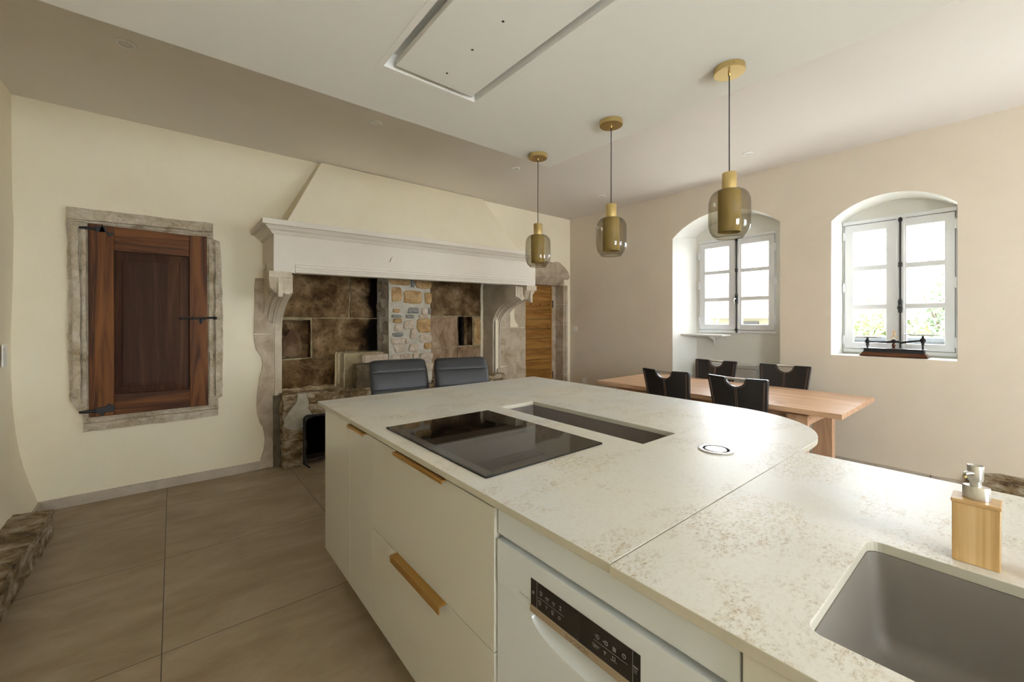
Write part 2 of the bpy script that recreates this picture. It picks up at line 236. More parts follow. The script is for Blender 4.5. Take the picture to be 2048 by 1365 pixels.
# ------------------------------------------------------------------ mesh helpers
class MB:
    """collects shapes and links them as one mesh"""
    def __init__(s): s.v = []; s.f = []; s.m = []; s.sm = []
    def add(s, vs, fs, mi=0, smooth=False):
        k = len(s.v); s.v += [tuple(v) for v in vs]
        for f in fs: s.f.append([i + k for i in f]); s.m.append(mi); s.sm.append(smooth)
        return s
    def box(s, x0, x1, y0, y1, z0, z1, mi=0):
        vs = [(x, y, z) for z in (z0, z1) for y in (y0, y1) for x in (x0, x1)]
        return s.add(vs, [(0, 2, 3, 1), (4, 5, 7, 6), (0, 1, 5, 4), (2, 6, 7, 3), (0, 4, 6, 2), (1, 3, 7, 5)], mi)
    def obox(s, c, ax, ay, az, mi=0):
        """oriented box: centre and three half-axes"""
        c, ax, ay, az = map(Vector, (c, ax, ay, az))
        vs = [c + i * ax + j * ay + k * az for k in (-1, 1) for j in (-1, 1) for i in (-1, 1)]
        return s.add(vs, [(0, 2, 3, 1), (4, 5, 7, 6), (0, 1, 5, 4), (2, 6, 7, 3), (0, 4, 6, 2), (1, 3, 7, 5)], mi)
    def tube(s, pts, r, n=10, mi=0, caps=True, closed=False):
        pts = [Vector(p) for p in pts]; rs = r if isinstance(r, (list, tuple)) else [r] * len(pts)
        vs = []; up = None
        for i, p in enumerate(pts):
            a = pts[i - 1] if i or closed else p; b = pts[(i + 1) % len(pts)] if i < len(pts) - 1 or closed else p
            d = (b - a).normalized()
            if up is None: up = Vector((0, 0, 1)) if abs(d.z) < 0.9 else Vector((1, 0, 0))
            sd = d.cross(up).normalized(); up = sd.cross(d).normalized()
            for k in range(n):
                t = 2 * PI * k / n; vs.append(p + rs[i] * (math.cos(t) * sd + math.sin(t) * up))
        fs = []; m_ = len(pts)
        for i in range(m_ if closed else m_ - 1):
            for k in range(n):
                a = i * n + k; b = i * n + (k + 1) % n; j = ((i + 1) % m_) * n
                fs.append((a, b, j + (k + 1) % n, j + k))
        s.add(vs, fs, mi, True)
        if caps and not closed:
            s.add(vs[:n], [tuple(range(n))[::-1]], mi); s.add(vs[-n:], [tuple(range(n))], mi)
        return s
    def lathe(s, prof, c=(0, 0, 0), n=40, mi=0, axis='z', smooth=True, sx=1, sy=1):
        vs = []; c = Vector(c)
        for r, z in prof:
            for k in range(n):
                t = 2 * PI * k / n; x, y = r * math.cos(t) * sx, r * math.sin(t) * sy
                vs.append(c + Vector({'z': (x, y, z), 'x': (z, x, y), 'y': (x, z, y)}[axis]))
        fs = [(i * n + k, i * n + (k + 1) % n, (i + 1) * n + (k + 1) % n, (i + 1) * n + k) for i in range(len(prof) - 1) for k in range(n)]
        s.add(vs, fs, mi, smooth)
        return s
    def prism(s, poly, a0, a1, axis, holes=(), mi=0, side_mi=None):
        """2D polygon (with holes) extruded along axis; poly coords are the other two axes in order"""
        def to(p, a): return {'x': (a, p[0], p[1]), 'y': (p[0], a, p[1]), 'z': (p[0], p[1], a)}[axis]
        loops = [list(poly)] + [list(h) for h in holes]
        flat = [p for l in loops for p in l]
        tri = tessellate_polygon([[Vector((p[0], p[1], 0)) for p in l] for l in loops])
        s.add([to(p, a0) for p in flat], [tuple(t) for t in tri], mi)
        s.add([to(p, a1) for p in flat], [tuple(t)[::-1] for t in tri], mi)
        for l in loops:
            n = len(l)
            s.add([to(p, a0) for p in l] + [to(p, a1) for p in l], [(i, (i + 1) % n, n + (i + 1) % n, n + i) for i in range(n)], mi if side_mi is None else side_mi)
        return s
    def sheet(s, poly, a, axis, holes=(), mi=0):
        def to(p): return {'x': (a, p[0], p[1]), 'y': (p[0], a, p[1]), 'z': (p[0], p[1], a)}[axis]
        loops = [list(poly)] + [list(h) for h in holes]; flat = [p for l in loops for p in l]
        tri = tessellate_polygon([[Vector((p[0], p[1], 0)) for p in l] for l in loops])
        return s.add([to(p) for p in flat], [tuple(t) for t in tri], mi)
    def strip(s, la, lb, mi=0, closed=True, smooth=False):
        n = len(la); rng = range(n) if closed else range(n - 1)
        return s.add(list(la) + list(lb), [(i, (i + 1) % n, n + (i + 1) % n, n + i) for i in rng], mi, smooth)
    def build(s, name, mats, parent=None, bevel=0, seg=2, rough=0, rscale=6, subdiv=0, kind=None, label=None, weld=True):
        me = bpy.data.meshes.new(name); me.from_pydata(s.v, [], s.f)
        for m in (mats if isinstance(mats, (list, tuple)) else [mats]): me.materials.append(m)
        me.polygons.foreach_set('material_index', s.m); me.polygons.foreach_set('use_smooth', s.sm)
        bm = bmesh.new(); bm.from_mesh(me)
        if weld: bmesh.ops.remove_doubles(bm, verts=bm.verts, dist=1e-5)
        bmesh.ops.recalc_face_normals(bm, faces=bm.faces)
        if subdiv:
            bmesh.ops.triangulate(bm, faces=[f for f in bm.faces if len(f.verts) > 4])
            for _ in range(12):
                lng = [e for e in bm.edges if e.calc_length() > subdiv]
                if not lng: break
                bmesh.ops.subdivide_edges(bm, edges=lng, cuts=1, use_grid_fill=True)
                bmesh.ops.triangulate(bm, faces=[f for f in bm.faces if len(f.verts) > 4])
        if rough:
            for v in bm.verts:
                p = v.co
                v.co = p + rough * (noise.noise_vector(p * rscale) + 0.5 * noise.noise_vector(p * rscale * 3.1) + 0.25 * noise.noise_vector(p * rscale * 7.3))
            for f in bm.faces: f.smooth = False
        off = Vector((0, 0, 0))
        if parent is not None:
            off = parent.location.copy()
            if parent.parent: off += parent.parent.location
        if off.length: bmesh.ops.translate(bm, verts=bm.verts, vec=-off)
        bm.to_mesh(me); bm.free(); me.update()
        if any(s.sm): me.set_sharp_from_angle(angle=0.7)
        o = bpy.data.objects.new(name, me); C.objects.link(o)
        if parent is not None: o.parent = parent
        if bevel:
            b = o.modifiers.new('bevel', 'BEVEL'); b.width = bevel; b.segments = seg; b.limit_method = 'ANGLE'; b.angle_limit = 0.6; b.harden_normals = False
        if kind: o['kind'] = kind
        if label: o['label'] = label
        return o
def thing(name, label, cat, loc=(0, 0, 0), group=None):
    o = bpy.data.objects.new(name, None); C.objects.link(o); o.location = loc; o.empty_display_size = 0.1
    o['label'] = label; o['category'] = cat
    if group: o['group'] = group
    return o
def tag(o, label, cat, group=None):
    o['label'] = label; o['category'] = cat
    if group: o['group'] = group
    return o
def struct_empty(name, loc=(0, 0, 0)):
    o = bpy.data.objects.new(name, None); C.objects.link(o); o.location = loc; o['kind'] = 'structure'; return o
def kids(o): return [c for c in bpy.data.objects if c.parent == o]
def copy_tree(o, parent=None):
    c = o.copy(); C.objects.link(c)
    if parent is not None: c.parent = parent
    for ch in kids(o): copy_tree(ch, c)
    return c
def arc(cx, cz, r, a0, a1, n): return [(cx + r * math.cos(a0 + (a1 - a0) * i / n), cz + r * math.sin(a0 + (a1 - a0) * i / n)) for i in range(n + 1)]
def jag(poly, step=0.03, amp=0.01, seed=0, closed=True):
    """subdivide an outline and make it irregular"""
    out = []; n = len(poly)
    for i in range(n if closed else n - 1):
        a = Vector(poly[i]); b = Vector(poly[(i + 1) % n]); k = max(1, int((b - a).length / step))
        for j in range(k):
            p = a + (b - a) * j / k
            q = noise.noise_vector(Vector((p[0] * 9 + seed, p[1] * 9, seed))) + 0.5 * noise.noise_vector(Vector((p[0] * 31 + seed, p[1] * 31, seed)))
            out.append((p[0] + q.x * amp, p[1] + q.y * amp))
    return out

# ------------------------------------------------------------------ room shell
YA, XB, ZC, ZD = 4.53, 4.91, 3.01, 2.62
def seg_arch(y0, y1, zs, zt, n=16):
    """segmental arch from (y1,zs) over to (y0,zs)"""
    wd, h = y1 - y0, zt - zs; r = (wd * wd / 4 + h * h) / (2 * h); a = math.asin(wd / 2 / r); cy = (y0 + y1) / 2
    return [(cy + r * math.sin(a - 2 * a * i / n), zt - r + r * math.cos(a - 2 * a * i / n)) for i in range(n + 1)]
f = MB(); f.sheet([(-1.4, -2.6), (5.6, -2.6), (5.6, 5.1), (-1.4, 5.1)], 0, 'z')
f.build('floor', M['floor'], kind='structure')
# ceiling with the dropped box that carries the extractor and the pendants
BX1, BY1 = 2.314, 2.362
HX0, HX1, HY0, HY1 = 0.760, 1.300, 0.75, 1.928
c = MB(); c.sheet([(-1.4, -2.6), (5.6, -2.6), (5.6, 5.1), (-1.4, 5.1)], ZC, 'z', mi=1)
c.sheet([(-1.3, -2.5), (BX1, -2.5), (BX1, BY1), (-1.3, BY1)], ZD, 'z', holes=[[(HX0, HY0), (HX1, HY0), (HX1, HY1), (HX0, HY1)]])
c.add([(BX1, -2.5, ZD), (BX1, BY1, ZD), (BX1, BY1, ZC), (BX1, -2.5, ZC), (-1.3, BY1, ZD), (-1.3, BY1, ZC)], [(0, 1, 2, 3), (1, 4, 5, 2)])
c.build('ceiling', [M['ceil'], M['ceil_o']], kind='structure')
# back wall (fireplace wall)
FX0, FX1 = 0.80, 3.42
wb = MB()
DO = (3.956, 4.773, 2.09)
wb.sheet([(-1.4, -0.05), (FX0, -0.05), (FX0, 1.95), (FX1, 1.95), (FX1, -0.05), (DO[0], -0.05), (DO[0], DO[2]), (DO[1], DO[2]), (DO[1], -0.05), (5.6, -0.05), (5.6, 3.1), (-1.4, 3.1)], YA, 'y')
wb.add([(DO[0], YA, -.05), (DO[0], YA, DO[2]), (DO[1], YA, DO[2]), (DO[1], YA, -.05), (DO[0], 4.86, -.05), (DO[0], 4.86, DO[2]), (DO[1], 4.86, DO[2]), (DO[1], 4.86, -.05)], [(0, 1, 5, 4), (1, 2, 6, 5), (2, 3, 7, 6)])
wb.sheet([(-1.4, -0.05), (5.6, -0.05), (5.6, 3.1), (-1.4, 3.1)], 5.02, 'y')
wb.build('wall_back', M['plaster'], kind='structure')
# right wall with the two arched recesses
W1 = dict(c=[(1.573, -0.05), (2.776, -0.05)] + seg_arch(1.573, 2.776, 2.44, 2.681), b=[(1.63, -0.05), (2.62, -0.05)] + seg_arch(1.63, 2.62, 2.47, 2.66), h=(1.713, 2.576, 1.253, 2.41))
W2 = dict(c=[(0.308, 1.072), (1.140, 1.072)] + seg_arch(0.308, 1.136, 2.36, 2.534), b=[(0.322, 1.074), (1.114, 1.074)] + seg_arch(0.322, 1.112, 2.385, 2.525), h=(0.328, 1.109, 1.09, 2.37))
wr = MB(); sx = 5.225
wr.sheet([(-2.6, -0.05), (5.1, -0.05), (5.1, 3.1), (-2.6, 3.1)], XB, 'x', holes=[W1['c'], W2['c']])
for W in (W1, W2):
    y0, y1, z0, z1 = W['h']; hh = [(y0, z0), (y1, z0), (y1, z1), (y0, z1)]
    la = [(XB, p[0], p[1]) for p in W['c']]; lb = [(sx, p[0], p[1]) for p in W['b']]
    wr.strip(la, lb, 1); wr.sheet(W['b'], sx, 'x', holes=[hh], mi=1)
    wr.strip([(sx, p[0], p[1]) for p in hh], [(5.46, p[0], p[1]) for p in hh])
wr.sheet([(-2.6, -3), (5.1, -3), (5.1, 3.3), (-2.6, 3.3)], 5.46, 'x', holes=[[(W['h'][0], W['h'][2]), (W['h'][1], W['h'][2]), (W['h'][1], W['h'][3]), (W['h'][0], W['h'][3])] for W in (W1, W2)])
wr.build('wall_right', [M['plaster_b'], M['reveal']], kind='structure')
# left wall, battered outwards near the floor, 
prof = [(-0.745, -0.05), (-0.748, 0.02), (-0.772, 0.12), (-0.80, 0.22), (-0.828, 0.34), (-0.850, 0.47), (-0.868, 0.62), (-0.880, 0.80), (-0.888, 1.05), (-0.888, 1.30), (-0.878, 1.7), (-0.874, 2.1), (-0.880, 2.25), (-0.884, 2.6), (-0.888, 3.1)]
ys = [-2.6, -1.5, 0.0, 1.0, 2.25, 3.0, 3.9, 4.15, 4.53, 4.7]
wl = MB(); nz_ = len(prof)
vs = [(x + 0.010 * noise.noise(Vector((y * 1.3, z * 1.5, 3))) * (0 if y > 4.4 else 1), y, z) for y in ys for x, z in prof]
fs = [(i * nz_ + k, (i + 1) * nz_ + k, (i + 1) * nz_ + k + 1, i * nz_ + k + 1) for i in range(len(ys) - 1) for k in range(nz_ - 1)]
wl.add(vs, fs, 0, True)
wl.build('wall_left', M['plaster'], kind='structure')
# rear wall behind the photographer with openings for two added, unseen windows
rw = MB(); rholes = [[(3.0, 0.9), (4.4, 0.9), (4.4, 2.3), (3.0, 2.3)], [(-0.1, 0.9), (1.3, 0.9), (1.3, 2.3), (-0.1, 2.3)]]
rw.prism([(-1.4, -0.05), (5.6, -0.05), (5.6, 3.1), (-1.4, 3.1)], -2.4, -2.58, 'y', holes=rholes)
rw.build('wall_rear', M['plaster'], kind='structure')

# skirting tiles
sk = MB(); sk.box(-0.757, 0.635, 4.512, 4.532, 0, 0.076); sk.build('baseboard_back', M['skirt'], kind='structure', bevel=0.002)
sk = MB(); sk.box(-0.758, -0.742, 3.99, 4.512, 0, 0.07); sk.build('baseboard_left', M['skirt'], kind='structure', bevel=0.002)
sk = MB()
for a, b in ((0.27, 0.46), (0.463, 0.80), (0.803, 1.25), (1.253, 1.57), (2.78, 3.3), (3.303, 3.9), (3.903, 4.52)): sk.box(4.893, 4.912, a, b, 0, 0.112)
sk.build('baseboard_right', M['skirt'], kind='structure', bevel=0.002)

# ------------------------------------------------------------------ windows of the right wall
def make_window(n, yf0, yf1, zf0, zf1, L, Rr, zs, rows, rod, hz, handle_z, knob_z, plain):
    """frame, two casements of three panes each, bolt rod, hinges; L/Rr = (sash y0, sash y1, pane y0, pane y1)"""
    root = struct_empty('window_%d' % n, (5.23, (yf0 + yf1) / 2, zf0))
    fr = MB(); inn = [(Rr[0] - .004, zs[0] - .004), (L[1] + .004, zs[0] - .004), (L[1] + .004, zs[1] + .004), (Rr[0] - .004, zs[1] + .004)]
    fr.prism([(yf0, zf0), (yf1, zf0), (yf1, zf1), (yf0, zf1)], 5.208, 5.246, 'x', holes=[inn])
    reb = [(Rr[0] + .018, zs[0] + .018), (L[1] - .018, zs[0] + .018), (L[1] - .018, zs[1] - .018), (Rr[0] + .018, zs[1] - .018)]
    fr.prism([(yf0 - .004, zf0 - .004), (yf1 + .004, zf0 - .004), (yf1 + .004, zf1 + .004), (yf0 - .004, zf1 + .004)], 5.2465, 5.29, 'x', holes=[reb])
    if n == 2: fr.box(5.19, 5.225, yf0, yf1, zs[1] + .006, zf1 + .012)
    fr.build('window_frame', M['white_win'], root, bevel=0.003)
    for S in (L, Rr):
        s = MB(); hol = [[(S[2], a), (S[3], a), (S[3], b), (S[2], b)] for a, b in rows]
        s.prism([(S[0], zs[0]), (S[1], zs[0]), (S[1], zs[1]), (S[0], zs[1])], 5.20, 5.245, 'x', holes=hol)
        so = s.build('sash', M['white_win'], root, bevel=0.004)
        g = MB()
        for a, b in rows: g.sheet([(S[2], a), (S[3], a), (S[3], b), (S[2], b)], 5.23, 'x')
        g.build('glass', M['glass'], so)
    cov = MB(); cov.box(5.188, 5.20, rod - .024, rod + .027, zs[0] + .01, zs[1] - .004); cov.build('cover_strip', M['white_win'], root, bevel=0.004)
    r = MB(); r.tube([(5.176, rod, zs[0] - (.02 if not plain else .035)), (5.176, rod, zs[1] + (.01 if not plain else -.0))], .0075, 10)
    for z in (zs[0] + .0, zs[1] - .012): r.lathe([(0, -.018), (.013, -.015), (.015, 0), (.013, .015), (0, .018)], (5.176, rod, z), 12)
    r.lathe([(0, -.024), (.011, -.022), (.017, -.01), (.012, 0), (.017, .01), (.011, .022), (0, .024)], (5.176, rod, knob_z), 12)
    r.lathe([(.008, -.065), (.015, -.06), (.017, -.03), (.013, 0), (.018, .035), (.013, .06), (.008, .065)], (5.176, rod, handle_z), 12)
    ro = r.build('bolt_rod', M['iron'], root)
    h = MB(); h.tube([(5.160, rod, handle_z), (5.14, rod + .004, handle_z + .004), (5.135, rod + .012, handle_z - .02), (5.138, rod - .002, handle_z - .055)], [.006, .007, .006, .004], 8)
    h.build('handle', M['chrome'] if plain else M['iron'], ro)
    kp = MB(); kp.box(5.183, 5.203, rod - .03, rod + .03, zs[0] - .045, zs[0] - .008); kp.build('keeper', M['white_win'], root, bevel=.003)
    if plain:
        kp = MB(); kp.box(5.186, 5.203, L[0] + .012, L[0] + .034, handle_z - .04, handle_z + .045); kp.build('catch_plate', M['white_win'], root, bevel=.003)
    else:
        kp = MB(); kp.box(5.175, 5.203, rod - .035, rod + .03, zs[1] - .002, zs[1] + .022); kp.build('keeper', M['white_win'], root, bevel=.003)
    for z in hz:
        for y in (L[1] + .006, Rr[0] - .006):
            q = MB(); q.tube([(5.192, y, z - .042), (5.192, y, z + .042)], .0085, 10)
            q.lathe([(0, .042), (.009, .044), (.005, .052), (0, .054)], (5.192, y, z), 10); q.box(5.192, 5.202, y - .018, y + .018, z - .03, z + .03)
            q.build('hinge', M['white_win'], root)
make_window(1, *W1['h'], (2.146, 2.566, 2.213, 2.499), (1.723, 2.143, 1.781, 2.068), (1.291, 2.372), [(1.356, 1.638), (1.684, 1.975), (2.019, 2.303)], 2.115, (2.22, 1.84, 1.40), 1.661, 2.0, True)
make_window(2, *W2['h'], (0.713, 1.095, 0.785, 1.029), (0.340, 0.709, 0.403, 0.644), (1.128, 2.342), [(1.189, 1.513), (1.558, 1.888), (1.934, 2.269)], 0.683, (2.234, 1.725, 1.208), 1.538, 1.917, False)
def added_rear_window(n, ax, x0, x1, z0, z1, pos, cols, rows):
    root = struct_empty('window_%d' % n, (x0, pos, z0) if ax == 'y' else (pos, x0, z0))
    hol = []; t = .06; cw = (x1 - x0 - t * (cols + 1)) / cols; rh = (z1 - z0 - t * (rows + 1)) / rows
    for i in range(cols):
        for j in range(rows): a = x0 + t + i * (cw + t); b = z0 + t + j * (rh + t); hol.append([(a, b), (a + cw, b), (a + cw, b + rh), (a, b + rh)])
    m = MB(); m.prism([(x0, z0), (x1, z0), (x1, z1), (x0, z1)], pos, pos + .05, ax, holes=hol); m.build('window_frame', M['white_win'], root, bevel=.003)
    g = MB()
    for hh in hol: g.sheet(hh, pos + .025, ax)
    g.build('glass', M['glass'], root)
added_rear_window(3, 'y', 3.0, 4.4, 0.9, 2.3, -2.52, 2, 1)  # unseen rear windows, added to let in fill light
added_rear_window(4, 'y', -0.1, 1.3, 0.9, 2.3, -2.52, 2, 1)

# ------------------------------------------------------------------ fireplace
fp = thing('fireplace', 'large old stone fireplace with white painted mantel and plaster hood', 'fireplace', (2.1, 4.53, 0))
# plaster hood
h = MB(); zb = 2.245; zt = 3.005
fl, fr_ = (0.76, 3.44); tl, tr = (1.165, 3.16)
b4 = [(fl, 4.03, zb), (fr_, 4.03, zb + .03), (fr_ + .0, 4.54, zb + .03), (fl - .02, 4.54, zb)]; t4 = [(tl, 4.465, zt), (tr, 4.465, zt), (tr + .02, 4.54, zt), (tl - .02, 4.54, zt)]
nlev = 10; rings = []
for i in range(nlev + 1):
    t = i / nlev; tt = t
    rings.append([Vector(a).lerp(Vector(b), tt) for a, b in zip(b4, t4)])
for i in range(nlev): h.strip(rings[i], rings[i + 1])
h.add(rings[0], [(0, 1, 2, 3)]); h.add(rings[-1], [(0, 1, 2, 3)])
h.build('chimney_hood', M['plaster'], fp, bevel=.006)
# mantel shelf: moulded cornice on three sides
def cornice(prof, x0, x1, yf, yb, mb, mi=0):
    """prof = [(projection, z)...] wrapped around the left end, the front and the right end"""
    n = len(prof); rows = []
    for p, z in prof: rows.append([(x0 - p, yb, z), (x0 - p, yf - p, z), (x1 + p, yf - p, z), (x1 + p, yb, z)])
    for i in range(n - 1): mb.strip(rows[i], rows[i + 1], mi, closed=False)
    mb.add(rows[0], [(0, 1, 2, 3)], mi); mb.add(rows[-1], [(0, 1, 2, 3)], mi)
def shear(mb, k=0.0135, x0=0.66): mb.v = [(x, y, z + (x - x0) * k) for x, y, z in mb.v]; return mb
BF = 3.98                                                            # front of the beam
m = MB()
cornice([(0.0, 2.134), (0.014, 2.136), (0.014, 2.144), (0.022, 2.147), (0.026, 2.158), (0.040, 2.166), (0.054, 2.176), (0.060, 2.188), (0.070, 2.190), (0.070, 2.197), (0.096, 2.199), (0.096, 2.243), (0.0, 2.243)], 0.660, 3.655, BF, 4.56, m)
shear(m, .008).build('mantel_shelf', M['mantel'], fp, bevel=.002)
m = MB(); m.prism([(BF, 2.14), (4.56, 2.14), (4.56, 1.93), (4.30, 1.925), (4.30, 1.835), (BF, 1.812)], 0.660, 3.655, 'x')
for a, b, d in ((1.816, 1.834, .014), (1.838, 1.852, .009), (1.857, 1.878, .012), (1.883, 1.896, .006)):
    m.box(0.823, 3.50, BF - d, BF + .01, a, b)
shear(m).build('mantel_beam', M['mantel'], fp, bevel=.003)
m = MB()                                                            # small crack in the beam face
m.tube([(1.672, BF - .001, 1.985), (1.690, BF - .001, 2.005), (1.688, BF - .001, 2.018), (1.712, BF - .001, 2.045)], [.0015, .004, .003, .001], 6)
m.build('crack', M['dark'], fp)
m = MB(); m.box(0.70, 3.62, 4.28, 4.86, 1.935, 1.98); m.build('flue_soffit', M['soot_stone'], fp)
# curved brackets and corbels
curve = [(4.055, 1.665), (4.09, 1.650), (4.14, 1.63), (4.24, 1.598), (4.33, 1.555), (4.40, 1.508), (4.46, 1.45), (4.495, 1.40), (4.512, 1.34), (4.516, 1.25)]
def bracket(xs, dz, zbot, nm, back):
    """xs = [(x0, x1, set-back)...]: stepped slabs give the moulding along the curve"""
    m = MB()
    for x0, x1, d in xs:
        c_ = [(y + d * (.35 if i < 3 else 1), z + dz + d * .9) for i, (y, z) in enumerate(curve)]
        m.prism([(back, zbot), (c_[-1][0], zbot)] + c_[::-1] + [(c_[0][0], 1.84 + dz), (back, 1.90)], x0, x1, 'x')
    return m.build(nm, M['stone_s'], fp, bevel=.004)
bracket([(0.665, 0.70, .045), (0.70, 0.738, .022), (0.738, 0.758, .006), (0.758, 0.80, 0.0), (0.80, 0.822, .012)], -0.03, 0.0, 'bracket', 4.60)
bracket([(3.400, 3.432, .05), (3.432, 3.462, .03), (3.462, 3.478, .012), (3.478, 3.51, 0.0), (3.51, 3.60, .018)], 0.0, 0.0, 'bracket', 4.82)
def corbel(xc, ztop, zcap, zk):
    m = MB(); m.box(xc - .087, xc + .087, BF - .005, 4.22, zcap, ztop)
    lv = [(1.0, .086, BF + .0), (.88, .083, BF + .003), (.74, .077, BF + .012), (.60, .073, BF + .024), (.46, .070, BF + .032), (.34, .064, BF + .040), (0, .026, BF + .06)]
    rg = []
    for t, hw, yf in lv:
        z = zk + .035 + (zcap - zk - .035) * t
        rg.append([(xc - hw, 4.2, z), (xc - hw, yf + .03, z), (xc - hw * .55, yf + .012, z), (xc, yf, z), (xc + hw * .55, yf + .012, z), (xc + hw, yf + .03, z), (xc + hw, 4.2, z)])
    for a, b in zip(rg, rg[1:]): m.strip(a, b, closed=True)
    m.add(rg[-1], [tuple(range(7))]); m.add(rg[0], [tuple(range(7))])
    for a, b, ya, yb_ in ((zk, zcap + .001, BF - .002, BF + .06),): m.box(xc - .017, xc + .017, ya, yb_, a, b)
    return m.build('corbel', M['stone_s'], fp, bevel=.003)
corbel(0.712, 1.822, 1.768, 1.604)
corbel(3.588, 1.852, 1.790, 1.638)
# jamb stones that break through the plaster left of the opening
out = [(0.60, 1.80), (0.592, 1.73), (0.594, 1.518), (0.589, 1.28)]
out2 = [(0.587, 1.272), (0.593, 1.2), (0.607, 1.125), (0.646, 1.063), (0.658, 0.99), (0.648, 0.92), (0.637, 0.873), (0.62, 0.76), (0.613, 0.677), (0.612, 0.58), (0.616, 0.519), (0.640, 0.43), (0.661, 0.393), (0.668, 0.33), (0.675, 0.27), (0.668, 0.19), (0.648, 0.115), (0.636, 0.016), (0.634, 0.0)]
m = MB(); m.prism(out + [(0.76, 1.275), (0.76, 1.60), (0.70, 1.70), (0.70, 1.80)], 4.512, 4.56, 'y')
m.prism(jag(out2, .02, .004, 3, closed=False) + [(0.75, 0.0), (0.75, 1.272)], 4.508, 4.56, 'y')
m.build('jamb_stone', M['stone_g'], fp, bevel=.006, rough=.0015, subdiv=.045, rscale=14)
m = MB(); m.box(0.742, 0.80, 4.50, 4.60, 0.0, 0.685); m.box(.79, .826, 4.506, 4.6, 0, .70); m.build('mortar_fill', M['mortar_d'], fp, rough=.004, subdiv=.03, rscale=10)
# masonry right of the opening
m = MB(); m.prism([(3.50, 1.306), (3.953, 1.306), (3.953, 1.93), (3.50, 1.93)], 4.512, 4.56, 'y')
m.prism([(3.50, .77), (3.953, .765), (3.953, 1.300), (3.50, 1.300)], 4.512, 4.56, 'y')
m.prism([(3.44, 0), (3.953, 0), (3.953, .757), (3.72, .77), (3.44, .74)], 4.508, 4.56, 'y')
m.build('masonry', M['stone_g'], fp, bevel=.004, rough=.0012, subdiv=.06, rscale=10)
m = MB(); m.prism([(3.664, 1.312), (3.80, 1.308), (3.808, 1.34), (3.77, 1.375), (3.742, 1.42), (3.738, 1.50), (3.745, 1.64), (3.664, 1.56)], 4.509, 4.515, 'y'); m.build('plaster_patch', M['plaster'], fp)
# sooted back of the hearth
def sootmix():
    m_ = M['soot_stone'].copy(); N = m_.node_tree.nodes; L = m_.node_tree.links; b = N['Principled BSDF']
    src = b.inputs['Base Color'].links[0].from_socket
    t = N.new('ShaderNodeTexCoord'); sp = N.new('ShaderNodeSeparateXYZ'); L.new(t.outputs['Object'], sp.inputs[0])
    n = N.new('ShaderNodeTexNoise'); n.inputs['Scale'].default_value = 5; L.new(t.outputs['Object'], n.inputs['Vector'])
    a = N.new('ShaderNodeMath'); a.operation = 'MULTIPLY_ADD'; a.inputs[1].default_value = 0.30; L.new(n.outputs['Fac'], a.inputs[0]); L.new(sp.outputs[0], a.inputs[2])
    r = N.new('ShaderNodeMapRange'); r.interpolation_type = 'SMOOTHSTEP'; r.inputs['From Min'].default_value = -0.42 + 0.13; r.inputs['From Max'].default_value = -0.28 + 0.13; L.new(a.outputs[0], r.inputs['Value'])
    mx = N.new('ShaderNodeMix'); mx.data_type = 'RGBA'; L.new(r.outputs[0], mx.inputs[0]); L.new(src, mx.inputs[6]); mx.inputs[7].default_value = (0.005, 0.003, 0.002, 1)
    L.new(mx.outputs[2], b.inputs['Base Color']); m_.name = 'soot_stain_stone'; return m_
M['soot_mix'] = sootmix()
BY = 4.815
m = MB()
m.sheet([(0.78, 0), (3.44, 0), (3.44, 1.96), (0.78, 1.96)], BY, 'y', holes=[[(.867, 1.003), (1.150, 1.003), (1.146, 1.408), (.867, 1.408)], [(2.988, 1.057), (3.236, 1.06), (3.232, 1.459), (2.985, 1.459)]], mi=0)
for x0, x1, z0, z1, mi in ((.80, 1.545, 1.437, 1.95, 1), (1.562, 1.90, 1.437, 1.95, 2), (1.165, 1.90, 1.0, 1.424, 2), (.80, 1.405, .66, .990, 1), (1.415, 1.90, .66, .990, 1), (.80, 1.16, 1.412, 1.434, 0),
                           (2.36, 3.352, 1.468, 1.95, 1), (2.36, 2.972, 1.046, 1.452, 3), (2.36, 2.975, .66, 1.034, 3), (2.985, 3.345, .66, 1.046, 3), (3.245, 3.360, 1.07, 1.43, 4), (3.365, 3.42, .66, 1.95, 5)):
    k = MB(); k.prism(jag([(x0, z0), (x1, z0), (x1, z1), (x0, z1)], .03, .0075, x0), BY - .018, BY + .02, 'y'); m.add(k.v, k.f, mi)
m.box(.846, .866, BY - .02, BY + .03, 1.01, 1.405, 6)
o = m.build('back_masonry', [M['mortar_y'], M['soot_stone'], M['soot_mix'], M['soot_light'], M['rub_o'], M['plaster'], M['brick']], fp, rough=.008, subdiv=.035, rscale=7)
for a, b, c0, c1, dp in ((.867, 1.149, 1.004, 1.407, .11), (2.987, 3.234, 1.058, 1.459, .13)):
    m = MB(); m.add([(a, BY, c0), (b, BY, c0), (b, BY, c1), (a, BY, c1), (a, BY + dp, c0), (b, BY + dp, c0), (b, BY + dp, c1), (a, BY + dp, c1)], [(0, 1, 5, 4), (1, 2, 6, 5), (2, 3, 7, 6), (3, 0, 4, 7), (4, 5, 6, 7)], 0)
    k = MB()
    if a < 2: k.prism(jag([(.90, 1.02), (1.06, 1.03), (1.08, 1.18), (1.04, 1.28), (.97, 1.31), (.90, 1.2)], .03, .012, 5), BY + .085, BY + .115, 'y'); m.add(k.v, k.f, 1)
    else: k.prism([(3.09, 1.06), (3.13, 1.06), (3.12, 1.459), (3.085, 1.459)], BY + .05, BY + .13, 'y'); m.add(k.v, k.f, 2)
    m.build('wall_niche', [M['soot_stone'], M['soot_light'], M['soot_black']], fp, rough=.003, subdiv=.05)
